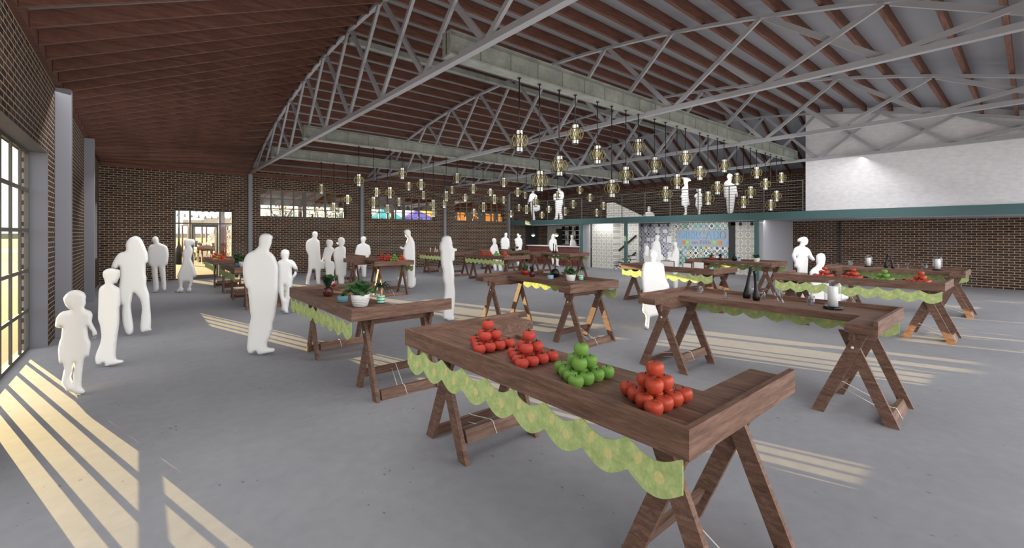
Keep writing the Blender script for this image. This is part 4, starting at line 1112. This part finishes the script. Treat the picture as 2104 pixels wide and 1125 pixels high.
# ------------------------------------------------------------------ white figures of people
def inside(p, polys):
    x, y = p; c = False
    for P in polys:
        n = len(P); j = n-1
        for i in range(n):
            xi, yi = P[i]; xj, yj = P[j]
            if (yi > y) != (yj > y) and x < (xj-xi)*(y-yi)/(yj-yi) + xi: c = not c
            j = i
    return c
def chaikin(P):
    out = []; n = len(P)
    for i in range(n):
        a, b = P[i], P[(i+1) % n]
        out += [(a[0]*.8+b[0]*.2, a[1]*.8+b[1]*.2), (a[0]*.2+b[0]*.8, a[1]*.2+b[1]*.8)]
    return out
def seg_d(p, a, b):
    dx, dy = b[0]-a[0], b[1]-a[1]; L = dx*dx+dy*dy
    t = 0 if L < 1e-12 else max(0, min(1, ((p[0]-a[0])*dx + (p[1]-a[1])*dy)/L))
    return math.hypot(p[0]-a[0]-t*dx, p[1]-a[1]-t*dy)
def figure(lb, reg, pts, D=None, base=0.0, holes=(), group=None, thick=.06, name='person', cat='person', X=None):
    x0, y0, sc = reg
    tp = lambda q: (x0 + q[0]/sc, y0 + q[1]/sc)
    polys = [chaikin([tp(q) for q in pts])] + [chaikin([tp(q) for q in h]) for h in holes]
    us = [p[0] for p in polys[0]]; uc = (min(us)+max(us))/2; vb = max(p[1] for p in polys[0])
    if X is not None:
        D = X / ray(uc, HY)[0]
    if D is None: D = (EYE-base)*FPX/(vb-HY)
    C = Vector((FW[0]*D + RT[0]*D*(uc-CX)/FPX, FW[1]*D + RT[1]*D*(uc-CX)/FPX, base))
    k = D/FPX
    P2 = [[((u-uc)*k, EYE-base-(v-HY)*k) for u, v in P] for P in polys]
    lift = min(p[1] for p in P2[0])
    Hh = max(p[1] for p in P2[0])
    P2 = [[(x, .002 + (z-lift)*(1 if abs(lift) < 1e-6 else (Hh-.002)/(Hh-lift))) for x, z in P] for P in P2]
    verts = []; edges = []
    for P in P2:
        b0 = len(verts); L = []
        for i in range(len(P)):
            a, c = P[i], P[(i+1) % len(P)]; m = max(1, int(math.hypot(c[0]-a[0], c[1]-a[1])/.05))
            L += [(a[0]+(c[0]-a[0])*q/m, a[1]+(c[1]-a[1])*q/m) for q in range(m)]
        verts += [Vector(p) for p in L]; edges += [(b0+i, b0+(i+1) % len(L)) for i in range(len(L))]
    nb = len(verts); st = .028 if D < 9 else .045
    segs = [(verts[a], verts[c]) for a, c in edges]
    xs = [v.x for v in verts[:nb]]; zs = [v.y for v in verts[:nb]]
    z = min(zs)+st/2; row = 0
    while z < max(zs):
        x = min(xs) + (st/2 if row % 2 else 0)
        while x < max(xs):
            if inside((x, z), P2) and min(seg_d((x, z), a, c) for a, c in segs) > st*.45: verts.append(Vector((x, z)))
            x += st
        z += st*.87; row += 1
    vo, eo, fo, ov, oe, of_ = delaunay_2d_cdt(verts, edges, [], 0, 1e-5)
    tri = []
    for f in fo:
        cx_ = sum(vo[i].x for i in f)/len(f); cz_ = sum(vo[i].y for i in f)/len(f)
        if inside((cx_, cz_), P2): tri.append(list(f))
    rd = Vector((C.x, C.y, 0)).normalized(); right = Vector((RT[0], RT[1], 0)); Rr = .055
    onb = [any(i < nb for i in o_) for o_ in ov]
    hts = []
    for i, v in enumerate(vo):
        if onb[i]: hts.append(0.0)
        else:
            d = min(seg_d(v, a, c) for a, c in segs); q = min(d, Rr)/Rr; hts.append(thick*sqrt(max(0, 1-(1-q)**2)))
    V = []; F = []
    for i, v in enumerate(vo): V.append(right*v.x + Vector((0, 0, v.y)) - rd*hts[i])
    bk = {}
    for i, v in enumerate(vo):
        if onb[i]: bk[i] = i
        else: bk[i] = len(V); V.append(right*v.x + Vector((0, 0, v.y)) + rd*hts[i])
    vi = Vector((-rd.x, -rd.y, 0))
    for f in tri:
        a, b_, c = f[:3]
        n = (V[b_]-V[a]).cross(V[c]-V[a])
        if n.dot(vi) < 0: f = f[::-1]
        F.append(tuple(f)); F.append(tuple(bk[i] for i in f[::-1]))
    me = bpy.data.meshes.new(name); me.from_pydata(V, [], F); me.polygons.foreach_set('use_smooth', [True]*len(F))
    me.materials.append(M['person']); me.update()
    return tag(put(name, me, None, C), lb, cat, group)

R1 = (100, 580, 4.683)
figure('white figure of a small child with a bob haircut and dress, nearest the big window', R1,
 [(215,262),(190,255),(165,228),(145,185),(140,150),(160,122),(190,92),(225,78),(270,73),(310,80),(345,100),(360,130),(362,155),(356,160),(360,200),(345,235),(343,245),(355,258),(405,275),(425,310),(418,355),(415,375),(435,420),(462,470),(468,495),(455,540),(440,545),(418,545),(428,525),(420,495),(417,472),(395,450),(375,425),(378,475),(385,535),(408,580),(400,650),(387,715),(345,728),(333,780),(325,870),(317,960),(318,1003),(350,1042),(348,1060),(310,1078),(262,1078),(235,1060),(215,1048),(172,1048),(150,1015),(122,970),(130,920),(140,870),(150,830),(138,775),(100,782),(95,730),(90,640),(103,570),(120,530),(130,430),(95,443),(60,425),(62,395),(72,345),(95,310),(125,282),(190,268)],
 holes=[[(248,762),(246,800),(240,860),(232,905),(238,940),(237,962),(222,930),(214,905),(230,860),(240,800)]])
R2 = (180, 470, 3.75)
figure('white figure of a boy in long trousers walking between the child and the long-haired woman', R2,
 [(118,330),(115,360),(130,395),(135,425),(100,445),(85,475),(83,560),(80,660),(80,700),(95,740),(108,830),(95,890),(65,960),(57,1000),(65,1045),(105,1045),(128,1030),(132,1058),(175,1058),(235,1040),(275,1030),(280,1018),(265,1010),(222,1005),(218,960),(225,880),(235,800),(247,710),(245,600),(255,585),(252,480),(245,455),(215,440),(200,428),(198,422),(225,418),(235,395),(250,370),(252,320),(230,312),(180,303),(145,310)])
figure('white figure of a long-haired woman in flared trousers, tallest of the left group', R2,
 [(290,130),(300,100),(325,70),(360,55),(395,60),(420,85),(440,130),(460,180),(465,200),(468,230),(462,262),(448,265),(447,345),(455,375),(452,430),(460,460),(475,500),(482,590),(490,700),(487,765),(498,780),(450,795),(412,798),(405,760),(412,680),(420,610),(405,540),(375,505),(357,488),(345,520),(333,590),(340,660),(355,750),(352,800),(330,818),(308,818),(290,795),(270,730),(265,640),(270,590),(258,585),(240,520),(240,470),(245,420),(250,385),(252,320),(245,285),(225,308),(178,305),(190,265),(215,215),(245,185),(290,175),(297,150)])
figure('white figure of a jacketed man against the brick left of the glass door', R2,
 [(495,75),(510,58),(530,57),(545,70),(548,95),(548,105),(610,130),(622,160),(627,200),(622,240),(615,278),(598,282),(602,350),(606,430),(605,475),(580,480),(570,460),(565,400),(555,330),(545,295),(540,300),(542,350),(548,420),(548,475),(520,490),(498,490),(505,465),(500,380),(492,300),(485,285),(470,280),(465,240),(462,200),(465,150),(480,125),(512,115),(500,100)])
figure('white figure of a girl in a flared dress in front of the glass door', (340, 480, 8.65),
 [(328,130),(345,100),(380,85),(430,90),(470,95),(510,100),(532,140),(525,180),(505,205),(465,205),(460,225),(485,270),(490,320),(470,390),(455,460),(480,500),(520,610),(560,765),(495,780),(490,850),(450,960),(465,970),(458,1030),(400,1040),(345,1035),(400,960),(415,880),(413,855),(312,857),(300,950),(325,970),(310,1035),(220,1045),(150,1040),(200,1010),(240,950),(230,850),(220,780),(200,765),(260,620),(300,520),(305,420),(295,340),(340,270),(350,235),(325,185)])
R6 = (480, 470, 4.1667)
figure('large white figure of a broad man looking right, in front of the tables at left', R6,
 [(220,75),(235,50),(270,40),(310,45),(338,65),(330,95),(325,130),(300,190),(330,210),(355,240),(370,280),(385,330),(383,400),(380,480),(382,560),(370,650),(355,750),(335,820),(335,860),(300,950),(288,975),(288,1010),(310,1018),(355,1020),(360,1035),(340,1055),(290,1065),(215,1080),(200,1065),(190,1045),(160,1068),(130,1068),(112,1025),(118,970),(125,900),(130,840),(150,760),(140,700),(130,600),(122,515),(105,500),(85,440),(78,370),(80,300),(95,245),(120,210),(175,185),(215,150),(217,110)])
figure('white figure of a boy with a hand on his hip beside the broad man', R6,
 [(402,200),(415,180),(440,173),(470,182),(480,205),(475,235),(465,260),(500,265),(525,285),(545,325),(552,355),(540,390),(505,440),(503,490),(492,495),(490,560),(480,610),(465,690),(472,720),(435,728),(430,705),(405,712),(398,705),(412,660),(400,600),(388,555),(380,540),(378,470),(385,400),(378,340),(375,290),(380,275),(415,262),(402,235)],
 holes=[[(437,478),(442,500),(443,560),(438,600),(433,550),(434,500)], [(500,325),(515,345),(528,350),(515,385),(502,408),(499,365)]])
R8 = (610, 465, 8.035)
figure('white figure of a long-coated man by the back wall, leftmost of the trio', R8,
 [(250,120),(262,90),(300,80),(335,90),(348,125),(340,170),(330,205),(375,235),(382,330),(385,410),(390,480),(395,555),(465,560),(462,640),(455,705),(395,708),(390,800),(385,860),(390,960),(330,965),(315,880),(310,800),(305,705),(252,708),(245,770),(222,840),(205,920),(215,965),(190,972),(148,968),(145,920),(155,830),(180,750),(188,650),(188,560),(190,475),(165,430),(145,370),(145,300),(155,245),(200,210),(262,180)])
figure('white figure of a short-haired woman in the middle of the standing trio', R8,
 [(482,240),(500,215),(570,218),(600,250),(595,300),(570,318),(600,345),(625,360),(600,420),(570,470),(555,545),(610,560),(630,640),(620,700),(610,790),(625,830),(620,960),(560,960),(555,830),(520,800),(475,775),(475,690),(462,620),(460,540),(435,560),(412,560),(420,510),(440,420),(455,350),(505,322),(485,290)], D=14.0)
figure('white figure of a woman in a knee-length dress, rightmost of the standing trio', R8,
 [(678,215),(695,185),(735,175),(780,190),(795,230),(790,280),(765,312),(805,330),(812,390),(805,480),(825,580),(818,680),(815,760),(780,785),(785,850),(780,920),(740,930),(695,935),(685,860),(670,770),(638,760),(630,650),(620,560),(612,540),(600,450),(615,370),(640,340),(705,315),(680,270)], D=14.25)
figure('white figure of a person standing behind the fruit table by the back wall', R8,
 [(1052,195),(1070,165),(1100,158),(1140,170),(1148,215),(1125,260),(1125,285),(1200,325),(1215,370),(1220,490),(1185,520),(1180,600),(1150,680),(1145,760),(1140,905),(1070,910),(1070,760),(1055,700),(1030,760),(1010,900),(935,915),(940,700),(960,620),(1000,560),(985,520),(950,495),(975,370),(995,315),(1070,285),(1052,240)], D=16.9)
R12 = (810, 460, 5.36)
figure('white figure of a man in profile holding out open hands beside the fruit table', R12,
 [(102,75),(130,58),(165,58),(183,85),(180,125),(210,165),(228,215),(232,300),(232,420),(228,560),(226,700),(190,715),(165,712),(145,705),(140,600),(140,520),(118,400),(95,370),(100,300),(100,285),(75,280),(52,262),(70,245),(105,262),(120,225),(150,150),(130,148),(118,125)], D=13.7)
figure('plain white block at the feet of the man with open hands', R12,
 [(32,578),(130,578),(142,578),(240,575),(238,690),(215,705),(190,712),(130,700),(70,690),(32,670)], D=13.95, thick=.12, name='white_block', cat='block')
figure('white figure of a long-haired woman clutching something in the middle of the hall', R12,
 [(525,150),(550,130),(590,128),(625,140),(632,175),(642,210),(640,240),(650,262),(668,268),(690,268),(692,300),(665,300),(665,380),(660,405),(640,410),(655,480),(662,560),(660,650),(670,720),(672,800),(665,900),(655,1000),(670,1060),(585,1068),(580,1050),(538,1048),(535,960),(545,820),(555,740),(552,660),(532,600),(535,520),(515,440),(508,370),(512,300),(498,285),(495,250),(505,205),(520,180)])
figure('large white figure of a woman in a dress behind the glassware table', (1300, 460, 5.109),
 [(180,392),(130,398),(110,420),(95,470),(90,550),(95,650),(105,720),(105,850),(100,920),(130,945),(140,990),(130,1060),(130,1095),(150,1105),(172,1100),(175,1050),(180,975),(220,970),(260,960),(330,950),(370,920),(385,915),(380,860),(370,800),(365,720),(350,690),(390,670),(375,625),(345,570),(335,500),(330,440),(310,410),(245,398),(238,380),(262,345),(258,300),(225,272),(185,285),(170,330),(182,370)])
R15 = (1610, 475, 7.033)
figure('white figure of a woman with a pony tail behind the fruit table at right', R15,
 [(195,130),(215,105),(255,85),(290,73),(335,85),(357,125),(355,170),(335,205),(308,215),(315,235),(360,255),(390,300),(415,370),(460,440),(420,460),(370,420),(358,390),(355,480),(345,620),(350,800),(320,1000),(310,1180),(330,1250),(250,1258),(240,1100),(225,1000),(190,900),(185,700),(200,580),(150,545),(160,490),(130,430),(115,375),(130,330),(150,260),(190,232),(225,218),(240,185),(235,160),(200,155)],
 holes=[[(190,378),(196,392),(186,412),(182,398)]], D=9.6)
figure('white figure of a child sitting with legs stretched out beside the pony-tailed woman', R15,
 [(470,340),(500,320),(550,312),(595,325),(610,360),(600,410),(570,460),(620,490),(640,530),(650,600),(660,660),(690,720),(830,770),(865,785),(868,755),(880,755),(892,800),(860,815),(700,790),(600,800),(560,900),(420,900),(380,780),(385,640),(370,500),(410,465),(480,430),(468,390)], D=9.3)
figure('plain white low seat under the sitting child at right', R15,
 [(250,890),(340,880),(480,905),(620,910),(760,900),(930,915),(945,1010),(800,1060),(780,1240),(740,1240),(730,1070),(420,1070),(410,1240),(370,1240),(365,1070),(260,1010)], D=9.75, thick=.1, name='low_chair', cat='chair')
R17 = (1000, 470, 11.244)
figure('white figure of a boy standing just behind the distant fruit table', R17,
 [(125,235),(150,215),(200,218),(220,245),(228,300),(215,345),(250,370),(270,480),(290,570),(350,700),(345,790),(360,880),(375,975),(280,985),(270,880),(265,820),(230,800),(232,980),(175,990),(150,870),(145,790),(140,690),(115,560),(65,500),(85,430),(150,345),(130,290)])
figure('white figure of a man behind the dark plants near the corner column', R17,
 [(405,120),(420,90),(460,85),(480,110),(475,155),(465,195),(510,225),(530,300),(530,430),(500,445),(480,700),(470,870),(420,872),(400,870),(380,700),(330,450),(315,390),(315,300),(330,220),(410,180)], D=22.6)
figure('white figure of a person in a cap behind the dark plants, left of the bar', R17,
 [(690,140),(705,105),(740,105),(755,145),(800,145),(805,160),(770,185),(800,220),(820,250),(830,350),(800,480),(790,868),(690,868),(670,480),(665,320),(640,270),(640,235),(690,205),(715,190)], D=22.6)
R20 = (1120, 470, 11.25)
figure('white figure of a woman in a short dress walking in front of the bar', R20,
 [(150,140),(175,115),(215,118),(232,150),(222,200),(230,235),(265,245),(275,330),(295,490),(320,560),(325,700),(310,830),(355,870),(320,875),(245,850),(255,750),(240,650),(215,640),(205,700),(205,790),(165,872),(158,800),(150,700),(140,600),(135,500),(110,480),(80,390),(85,330),(105,255),(135,240),(135,190)])
figure('white figure of a person working behind the bar counter', R20,
 [(585,160),(610,135),(650,135),(675,170),(665,215),(650,235),(700,260),(725,300),(740,400),(740,600),(720,820),(600,820),(590,600),(575,370),(580,270),(600,245),(590,200)], X=18.35)
R22 = (1070, 375, 14.06); ZM = 2.466
figure('white figure of a person with a bag on the mezzanine, nearest its left end', R22,
 [(310,215),(385,210),(398,260),(385,310),(450,345),(475,400),(485,480),(490,620),(560,645),(565,780),(430,830),(390,800),(410,940),(425,1060),(325,1065),(320,950),(285,830),(270,650),(265,540),(215,620),(190,610),(205,540),(245,400),(265,340),(315,310)], X=17.35, base=ZM)
figure('white figure of a man with folded arms on the mezzanine beside the bag carrier', R22,
 [(1040,150),(1060,95),(1120,95),(1155,140),(1150,210),(1220,240),(1255,370),(1240,420),(1215,480),(1225,610),(1195,660),(1200,780),(1185,830),(1205,900),(1215,1040),(1100,1045),(1120,1000),(1105,880),(1085,870),(1080,960),(1075,1040),(935,1045),(985,1000),(1000,900),(1000,780),(990,600),(1000,530),(945,510),(940,340),(1000,300),(1070,250),(1050,210)], X=17.35, base=ZM)
R24 = (1310, 350, 10.71)
figure('white figure of a person sitting on the mezzanine, only head and shoulders showing', R24,
 [(215,820),(230,785),(265,782),(292,810),(285,855),(290,900),(350,920),(375,960),(385,1000),(385,1030),(120,1030),(125,995),(150,940),(180,910),(225,900),(215,860)], X=18.6, base=ZM)
figure('white figure of a woman in a wide hat and dress on the mezzanine', R24,
 [(970,160),(1000,148),(1080,145),(1140,165),(1180,205),(1175,235),(1120,235),(1105,275),(1110,320),(1115,420),(1120,540),(1140,680),(1150,750),(1100,760),(1085,850),(1095,960),(1000,970),(1045,900),(1030,780),(965,755),(970,590),(940,575),(975,510),(965,395),(1000,360),(1030,345),(1028,300),(1005,270),(1005,190)], X=17.35, base=ZM)
figure('white figure of a child on the mezzanine between the hat and the tall man', R24,
 [(1300,400),(1340,395),(1395,400),(1405,450),(1390,490),(1430,520),(1425,590),(1415,650),(1425,700),(1420,780),(1400,800),(1385,880),(1385,955),(1335,960),(1325,880),(1300,800),(1270,770),(1275,700),(1290,600),(1250,590),(1245,560),(1280,510),(1330,490),(1300,460)], X=17.35, base=ZM)
figure('white figure of a tall man on the mezzanine, rightmost up there', (1470, 350, 11.257),
 [(265,130),(285,85),(330,68),(380,80),(398,115),(385,180),(372,270),(380,295),(440,310),(490,370),(495,430),(525,570),(510,608),(480,600),(470,530),(460,600),(440,740),(410,975),(285,985),(260,820),(245,620),(205,610),(195,500),(190,330),(205,280),(240,245),(295,210),(270,170)], X=17.35, base=ZM)
R28 = (1310, 470, 12.5)
figure('white figure of a man behind the tablet table, in front of the navy tiles', R28,
 [(450,210),(470,165),(515,148),(560,165),(570,215),(530,290),(575,340),(600,480),(605,650),(660,680),(660,780),(600,850),(580,1200),(560,1590),(420,1600),(400,1200),(350,800),(350,700),(300,560),(380,490),(385,350),(440,310),(455,290)], D=13.0)
figure('white figure of a woman beside the man in front of the navy tiles', R28,
 [(190,470),(205,430),(270,420),(300,470),(310,560),(340,640),(330,740),(320,1000),(300,1590),(230,1600),(190,1000),(180,815),(170,700),(150,640),(180,590)], D=13.1)
figure('white figure of a person in profile leaning toward the tablets, left of the sign', R28,
 [(895,360),(920,328),(1000,328),(1025,370),(1010,450),(1050,510),(1075,600),(1065,790),(1050,1100),(1040,1540),(920,1545),(900,1100),(835,800),(700,830),(680,770),(835,740),(870,640),(930,510),(925,460),(900,430)], D=13.4)

# ------------------------------------------------------------------ outside
def slab(name, lo, hi, mat): b = MB(); b.box(lo, hi); return struct(obj(name, b, M[mat]))
slab('ground', (-80, YB+.3, -.3), (140, 40, -.02), 'sand')
slab('ground_left', (-80, -60, -.3), (XL-.3, YB+.3, -.02), 'sand')
slab('ground_front', (XL-.3, -60, -.3), (140, YF-1.5, -.02), 'sand')
slab('road', (-160, 40, -.3), (300, 60, -.03), 'road')
slab('sidewalk', (-160, 60, -.3), (300, 76, -.02), 'walk')
slab('road_far', (-160, 76, -.3), (300, 84, -.03), 'road')
slab('lawn', (-260, 84, -.3), (400, 240, -.01), 'grass')
slab('field', (-420, 240, -.3), (600, 420, 1.8), 'hill')

# awning beyond the back wall
t = thing('awning', 'grey awning with brown rafters outside the high windows', 'awning', (XL-.3, YB+.31, 0))
b = MB(); w = XR-XL+.6
b.add([(0, 0, 3.72), (w, 0, 3.72), (w, 2.75, 3.34), (0, 2.75, 3.34), (0, 0, 3.8), (w, 0, 3.8), (w, 2.75, 3.42), (0, 2.75, 3.42)], [(0,3,2,1),(4,5,6,7),(0,1,5,4),(1,2,6,5),(2,3,7,6),(3,0,4,7)]); obj('awning_deck', b, M['awning'], t)
b = MB(); b.box((0, 2.751, 3.06), (w, 2.87, 3.43)); obj('awning_fascia', b, M['awning'], t)
rm = MB(); rm.beam((0, .01, 3.64), (0, 2.74, 3.26), .09, .15); rm = rm.mesh('awning_rafter', M['post'])
for k in range(36): put('awning_rafter', rm, t, (.3+.605*k, 0, 0))
for x, lb in ((2.83, 'red-brown awning post outside the glass door'), (6.04, 'red-brown awning post outside the first high window'), (10.9, 'red-brown awning post outside the second high window'), (14.6, 'red-brown awning post outside the third high window')):
    b = MB(); b.box((-.085, -.085, -.02), (.085, .085, 3.06)); tag(obj('awning_post', b, M['post'], None, (x, YB+3.08, 0)), lb, 'post')

# lamp post, canopy, outdoor tables
b = MB(); q = at_y(367.5, 480, 31.0)
b.lathe([(.05, 1.1), (.05, 5.2)], 10); b.lathe([(.14, -.02), (.14, .9), (.11, 1.0), (.05, 1.12)], 12)
b.lathe([(.05, 5.2), (.16, 5.25), (.2, 5.6), (.05, 5.75)], 12)
tag(obj('lamp_post', b, M['black'], None, (q.x, q.y, 0)), 'black lamp post seen through the left pane of the glass door', 'lamp post')
t = thing('canopy', 'tan flat-roofed canopy on thin posts outside the glass door', 'canopy', (2.5, 36, -.02))
b = MB(); b.box((.8, 0, 2.32), (4.6, 6, 2.8)); b.box((-.3, .2, 2.32), (.79, 5.8, 2.66)); obj('canopy_roof', b, M['tan'], t)
pm = MB(); pm.box((-.05, -.05, 0), (.05, .05, 2.32)); pm = pm.mesh('canopy_post', M['post'])
for x in (0, .75, 1.5, 2.1, 2.9, 4.3):
    put('canopy_post', pm, t, (x, .3, 0)); put('canopy_post', pm, t, (x, 5.6, 0))
for y, lb in ((30.6, 'trestle table standing outside on the tan paving'), (33.2, 'second trestle table further out on the paving under the canopy edge')):
    o = copy_tree(proto[1]); o.location = (2.5, y, -.02); tag(o, lb, 'table', 'trestle tables outside')
    g = put('scalloped_garland', cm[1], None, (2.488, y, -.02)); tag(g, 'green scalloped garland on the ' + ('nearer' if y < 32 else 'further') + ' table standing outside', 'garland')
for k, (x, y, kd) in enumerate(((2.75, 31.3, 'red'), (2.75, 32.4, 'pineapple'), (2.75, 34.2, 'bromeliad'), (3.3, 30.9, 'pineapple'))):
    plant(kd, ('red pot on the nearer outdoor table', 'spiky dark pot on the nearer outdoor table', 'dark leafy pot on the further outdoor table', 'spiky dark pot on the right end of the nearer outdoor table')[k], (x, y, .8805), 1.5)

def tree(lb, x, y, h, r, th, mat, seed, n=900, name='tree', trunk=True, fol=.16):
    rnd = random.Random(seed); t = thing(name, lb, 'tree' if trunk else 'shrub', (x, y, -.02)); b = MB()
    for i in range(n):
        a = rnd.uniform(0, 2*pi); ph = rnd.uniform(-1, 1); q = rnd.uniform(.25, 1)**.5
        c = Vector((r*q*sqrt(1-ph*ph)*cos(a), r*q*sqrt(1-ph*ph)*sin(a), h + th*q*ph)); nn = Vector((rnd.uniform(-1, 1), rnd.uniform(-1, 1), rnd.uniform(-1, 1))); nn.normalize()
        u = nn.orthogonal().normalized()*fol*rnd.uniform(.6, 1.3); w = nn.cross(u)*.7
        b.add([c-u, c-w, c+u, c+w], [(0, 1, 2, 3)])
    obj('foliage', b, M[mat], t)
    if trunk:
        b = MB(); b.tube([(0, 0, 0), (.05, 0, h*.5), (0, .05, h)], [.14, .11, .06], 7)
        for i in range(6):
            a = 2*pi*i/6 + seed; b.tube([(.03, 0, h*.55), (r*.4*cos(a), r*.4*sin(a), h*.85), (r*.75*cos(a), r*.75*sin(a), h+th*.3)], [.07, .05, .02], 5)
        obj('trunk', b, M['bark'], t)
for k, (u, Y, hh_, mat) in enumerate(((580, 34, 4.2, 'blossom'), (655, 38.5, 4.4, 'blossom'), (700, 43, 4.6, 'leafpale'), (775, 48, 4.8, 'blossom'))):
    p = at_y(u, 480, Y); tree(('pale blossoming tree outside the first high window, at its left', 'pale blossoming tree outside the middle of the first high window', 'light green tree outside the right of the first high window', 'pale tree outside the second high window')[k], p.x, p.y, hh_, 2.3, 1.5, mat, 20+k, 1000)
    q = at_y(u+18, 480, 53+5*k)
    if k in (0, 1): tree('grey-green tree standing behind the pale trees, ' + ('left one', 'right one')[k], q.x, q.y, 4.4, 2.4, 1.6, 'leafpale', 40+k, 700)
p = at_y(975, 480, 32); tree('dark branching green tree outside the third high window', p.x, p.y, 4.6, 2.8, 1.3, 'leaf', 33, 420)
p = at_y(439, 480, 38); tree('white flowering shrub behind the outdoor tables, left one', p.x, p.y, 1.0, .42, 1.0, 'blossom', 51, 260, 'flowering_shrub', False, .12)
p = at_y(473, 480, 38); tree('white flowering shrub behind the outdoor tables, right one', p.x, p.y, 1.0, .5, 1.0, 'blossom', 52, 300, 'flowering_shrub', False, .12)
def tent(lb, u, Y, w, z0, z1, mat):
    p = at_y(u, 480, Y); t = thing('market_tent', lb, 'tent', (p.x, p.y, -.02)); b = MB(); w /= 2
    b.add([(-w, -w, z0), (w, -w, z0), (w, w, z0), (-w, w, z0), (0, 0, z1), (-w, -w, z0-.25), (w, -w, z0-.25), (w, w, z0-.25), (-w, w, z0-.25)], [(0,1,4),(1,2,4),(2,3,4),(3,0,4),(0,5,6,1),(1,6,7,2),(2,7,8,3),(3,8,5,0)]); obj('tent_roof', b, M[mat], t)
    for sx in (-1, 1):
        for sy in (-1, 1): b = MB(); b.tube([(sx*w*.97, sy*w*.97, 0), (sx*w*.97, sy*w*.97, z0-.02)], .03, 6); obj('tent_pole', b, M['white'], t)
tent('purple market tent outside the second high window', 856, 46, 3.6, 3.3, 4.5, 'tent_p')
tent('teal market tent outside the second high window, left of the purple one', 793, 40, 2.6, 3.1, 4.3, 'tent_t')
tent('teal market tent outside the first high window', 600, 40, 2.2, 3.0, 3.6, 'tent_t')
t = thing('orange_building', 'orange building seen through the third high window', 'building', (38, 62, -.02))
b = MB(); b.box((0, 0, 0), (24, 8, 7.4)); obj('building_wall', b, M['orange'], t)
wm = MB(); wm.box((-.5, -.06, 0), (.5, -.001, 2.0)); wm = wm.mesh('building_window', M['darkpanel'])
for k in range(8): put('building_window', wm, t, (2+2.9*k, 0, 3.4))
def string_light(lb, a, c, sag, n):
    a, c = Vector(a), Vector(c); t = thing('string_light', lb, 'string light', a)
    pts = [(c-a)*(i/20) - Vector((0, 0, sag*4*(i/20)*(1-i/20))) for i in range(21)]
    b = MB(); b.tube(pts, .012, 4); obj('cable', b, M['black'], t)
    bm_ = MB(); bm_.lathe([(.015, 0), (.04, -.05), (.07, -.12), (.05, -.15), (.01, -.17)], 8); me = bm_.mesh('bulb', M['black'])
    for i in range(n): f = (i+.5)/n; p = (c-a)*f - Vector((0, 0, sag*4*f*(1-f))); put('bulb', me, t, p)
string_light('string of dark bulbs outside the door, the higher strand', (q.x*0+1.0, 27, 3.15), (5.2, 27, 3.5), .35, 16)
string_light('string of dark bulbs outside the door, the lower strand', (1.2, 32, 2.95), (8, 34, 3.1), .25, 20)
string_light('string of dark bulbs outside the second and first high windows', (5, 26, 3.0), (20, 26, 3.4), .5, 22)

# ------------------------------------------------------------------ light
w = bpy.data.worlds.new('sky'); SC.world = w; w.use_nodes = True
bg = w.node_tree.nodes['Background']; bg.inputs[0].default_value = (1.0, .995, .985, 1); bg.inputs[1].default_value = WORLD
def lamp(name, kind, loc, rot, energy, color=(1, 1, 1), **kw):
    d = bpy.data.lights.new(name, kind); d.energy = energy; d.color = color
    for k, v in kw.items(): setattr(d, k, v)
    o = bpy.data.objects.new(name, d); COL.objects.link(o); o.location = loc; o.rotation_euler = rot; return o
az = radians(16.0); el = radians(7.0)
dirv = Vector((sin(az)*cos(el), -cos(az)*cos(el), -sin(el)))
s = lamp('sun', 'SUN', (0, 60, 20), (0, 0, 0), SUN, (1, .74, .34), angle=radians(.12)); s.rotation_mode = 'QUATERNION'; s.rotation_quaternion = dirv.to_track_quat('-Z', 'Y')
lamp('front_fill', 'AREA', (8.5, YF-.6, 2.6), (-pi/2, 0, pi), FRONT, (1, 1, 1), shape='RECTANGLE', size=21, size_y=4.6)  # added fill lamp across the open front, boosting the sky light
for x in (1.2, 5.6, 10.2, 14.6):
    for y in (3.4, 9.4, 15.6):
        lamp('hall_fill', 'AREA', (x, y, 3.1), (radians(33), 0, radians(-38 if x > 2 else 15)), HALL, (1, .99, .97), shape='RECTANGLE', size=4.0, size_y=3.6)  # added fill, no such fittings in the hall; evens out the far end
for x in (1.2, 5.5, 10, 14.6):
    for y in (4.5, 13.0):
        lamp('roof_fill', 'AREA', (x, y, 2.9), (pi, 0, 0), UP, (1, .98, .95), shape='RECTANGLE', size=3.6, size_y=7)  # added upward fill to brighten joists and deck, no fixtures there
lamp('mezzanine_fill', 'AREA', (17.3, 12.5, 4.0), (0, radians(20), 0), 110, (1, .99, .97), shape='RECTANGLE', size=.6, size_y=13)  # unseen strip added to brighten the upper floor and its figures
for y, e in ((17.5, 34), (13.0, 22), (9.5, 40), (7.0, 16), (2.5, 26)):
    lamp('soffit_fill', 'AREA', (17.25, y, 2.19), (0, radians(-35), 0), e, (1, .99, .97), shape='RECTANGLE', size=.3, size_y=2.4)  # added strips brightening the rooms below, in place of the unlit track spots
SC.view_settings.view_transform = 'Standard'; SC.view_settings.look = 'None'; SC.view_settings.exposure = 0; SC.view_settings.gamma = 1; SC.view_settings.use_curve_mapping = False
SC.cycles.use_denoising = True
try: SC.cycles.denoiser = 'OPENIMAGEDENOISE'
except Exception: pass
SC.cycles.max_bounces = 8; SC.cycles.diffuse_bounces = 5; SC.cycles.transparent_max_bounces = 16; SC.cycles.sample_clamp_indirect = 6
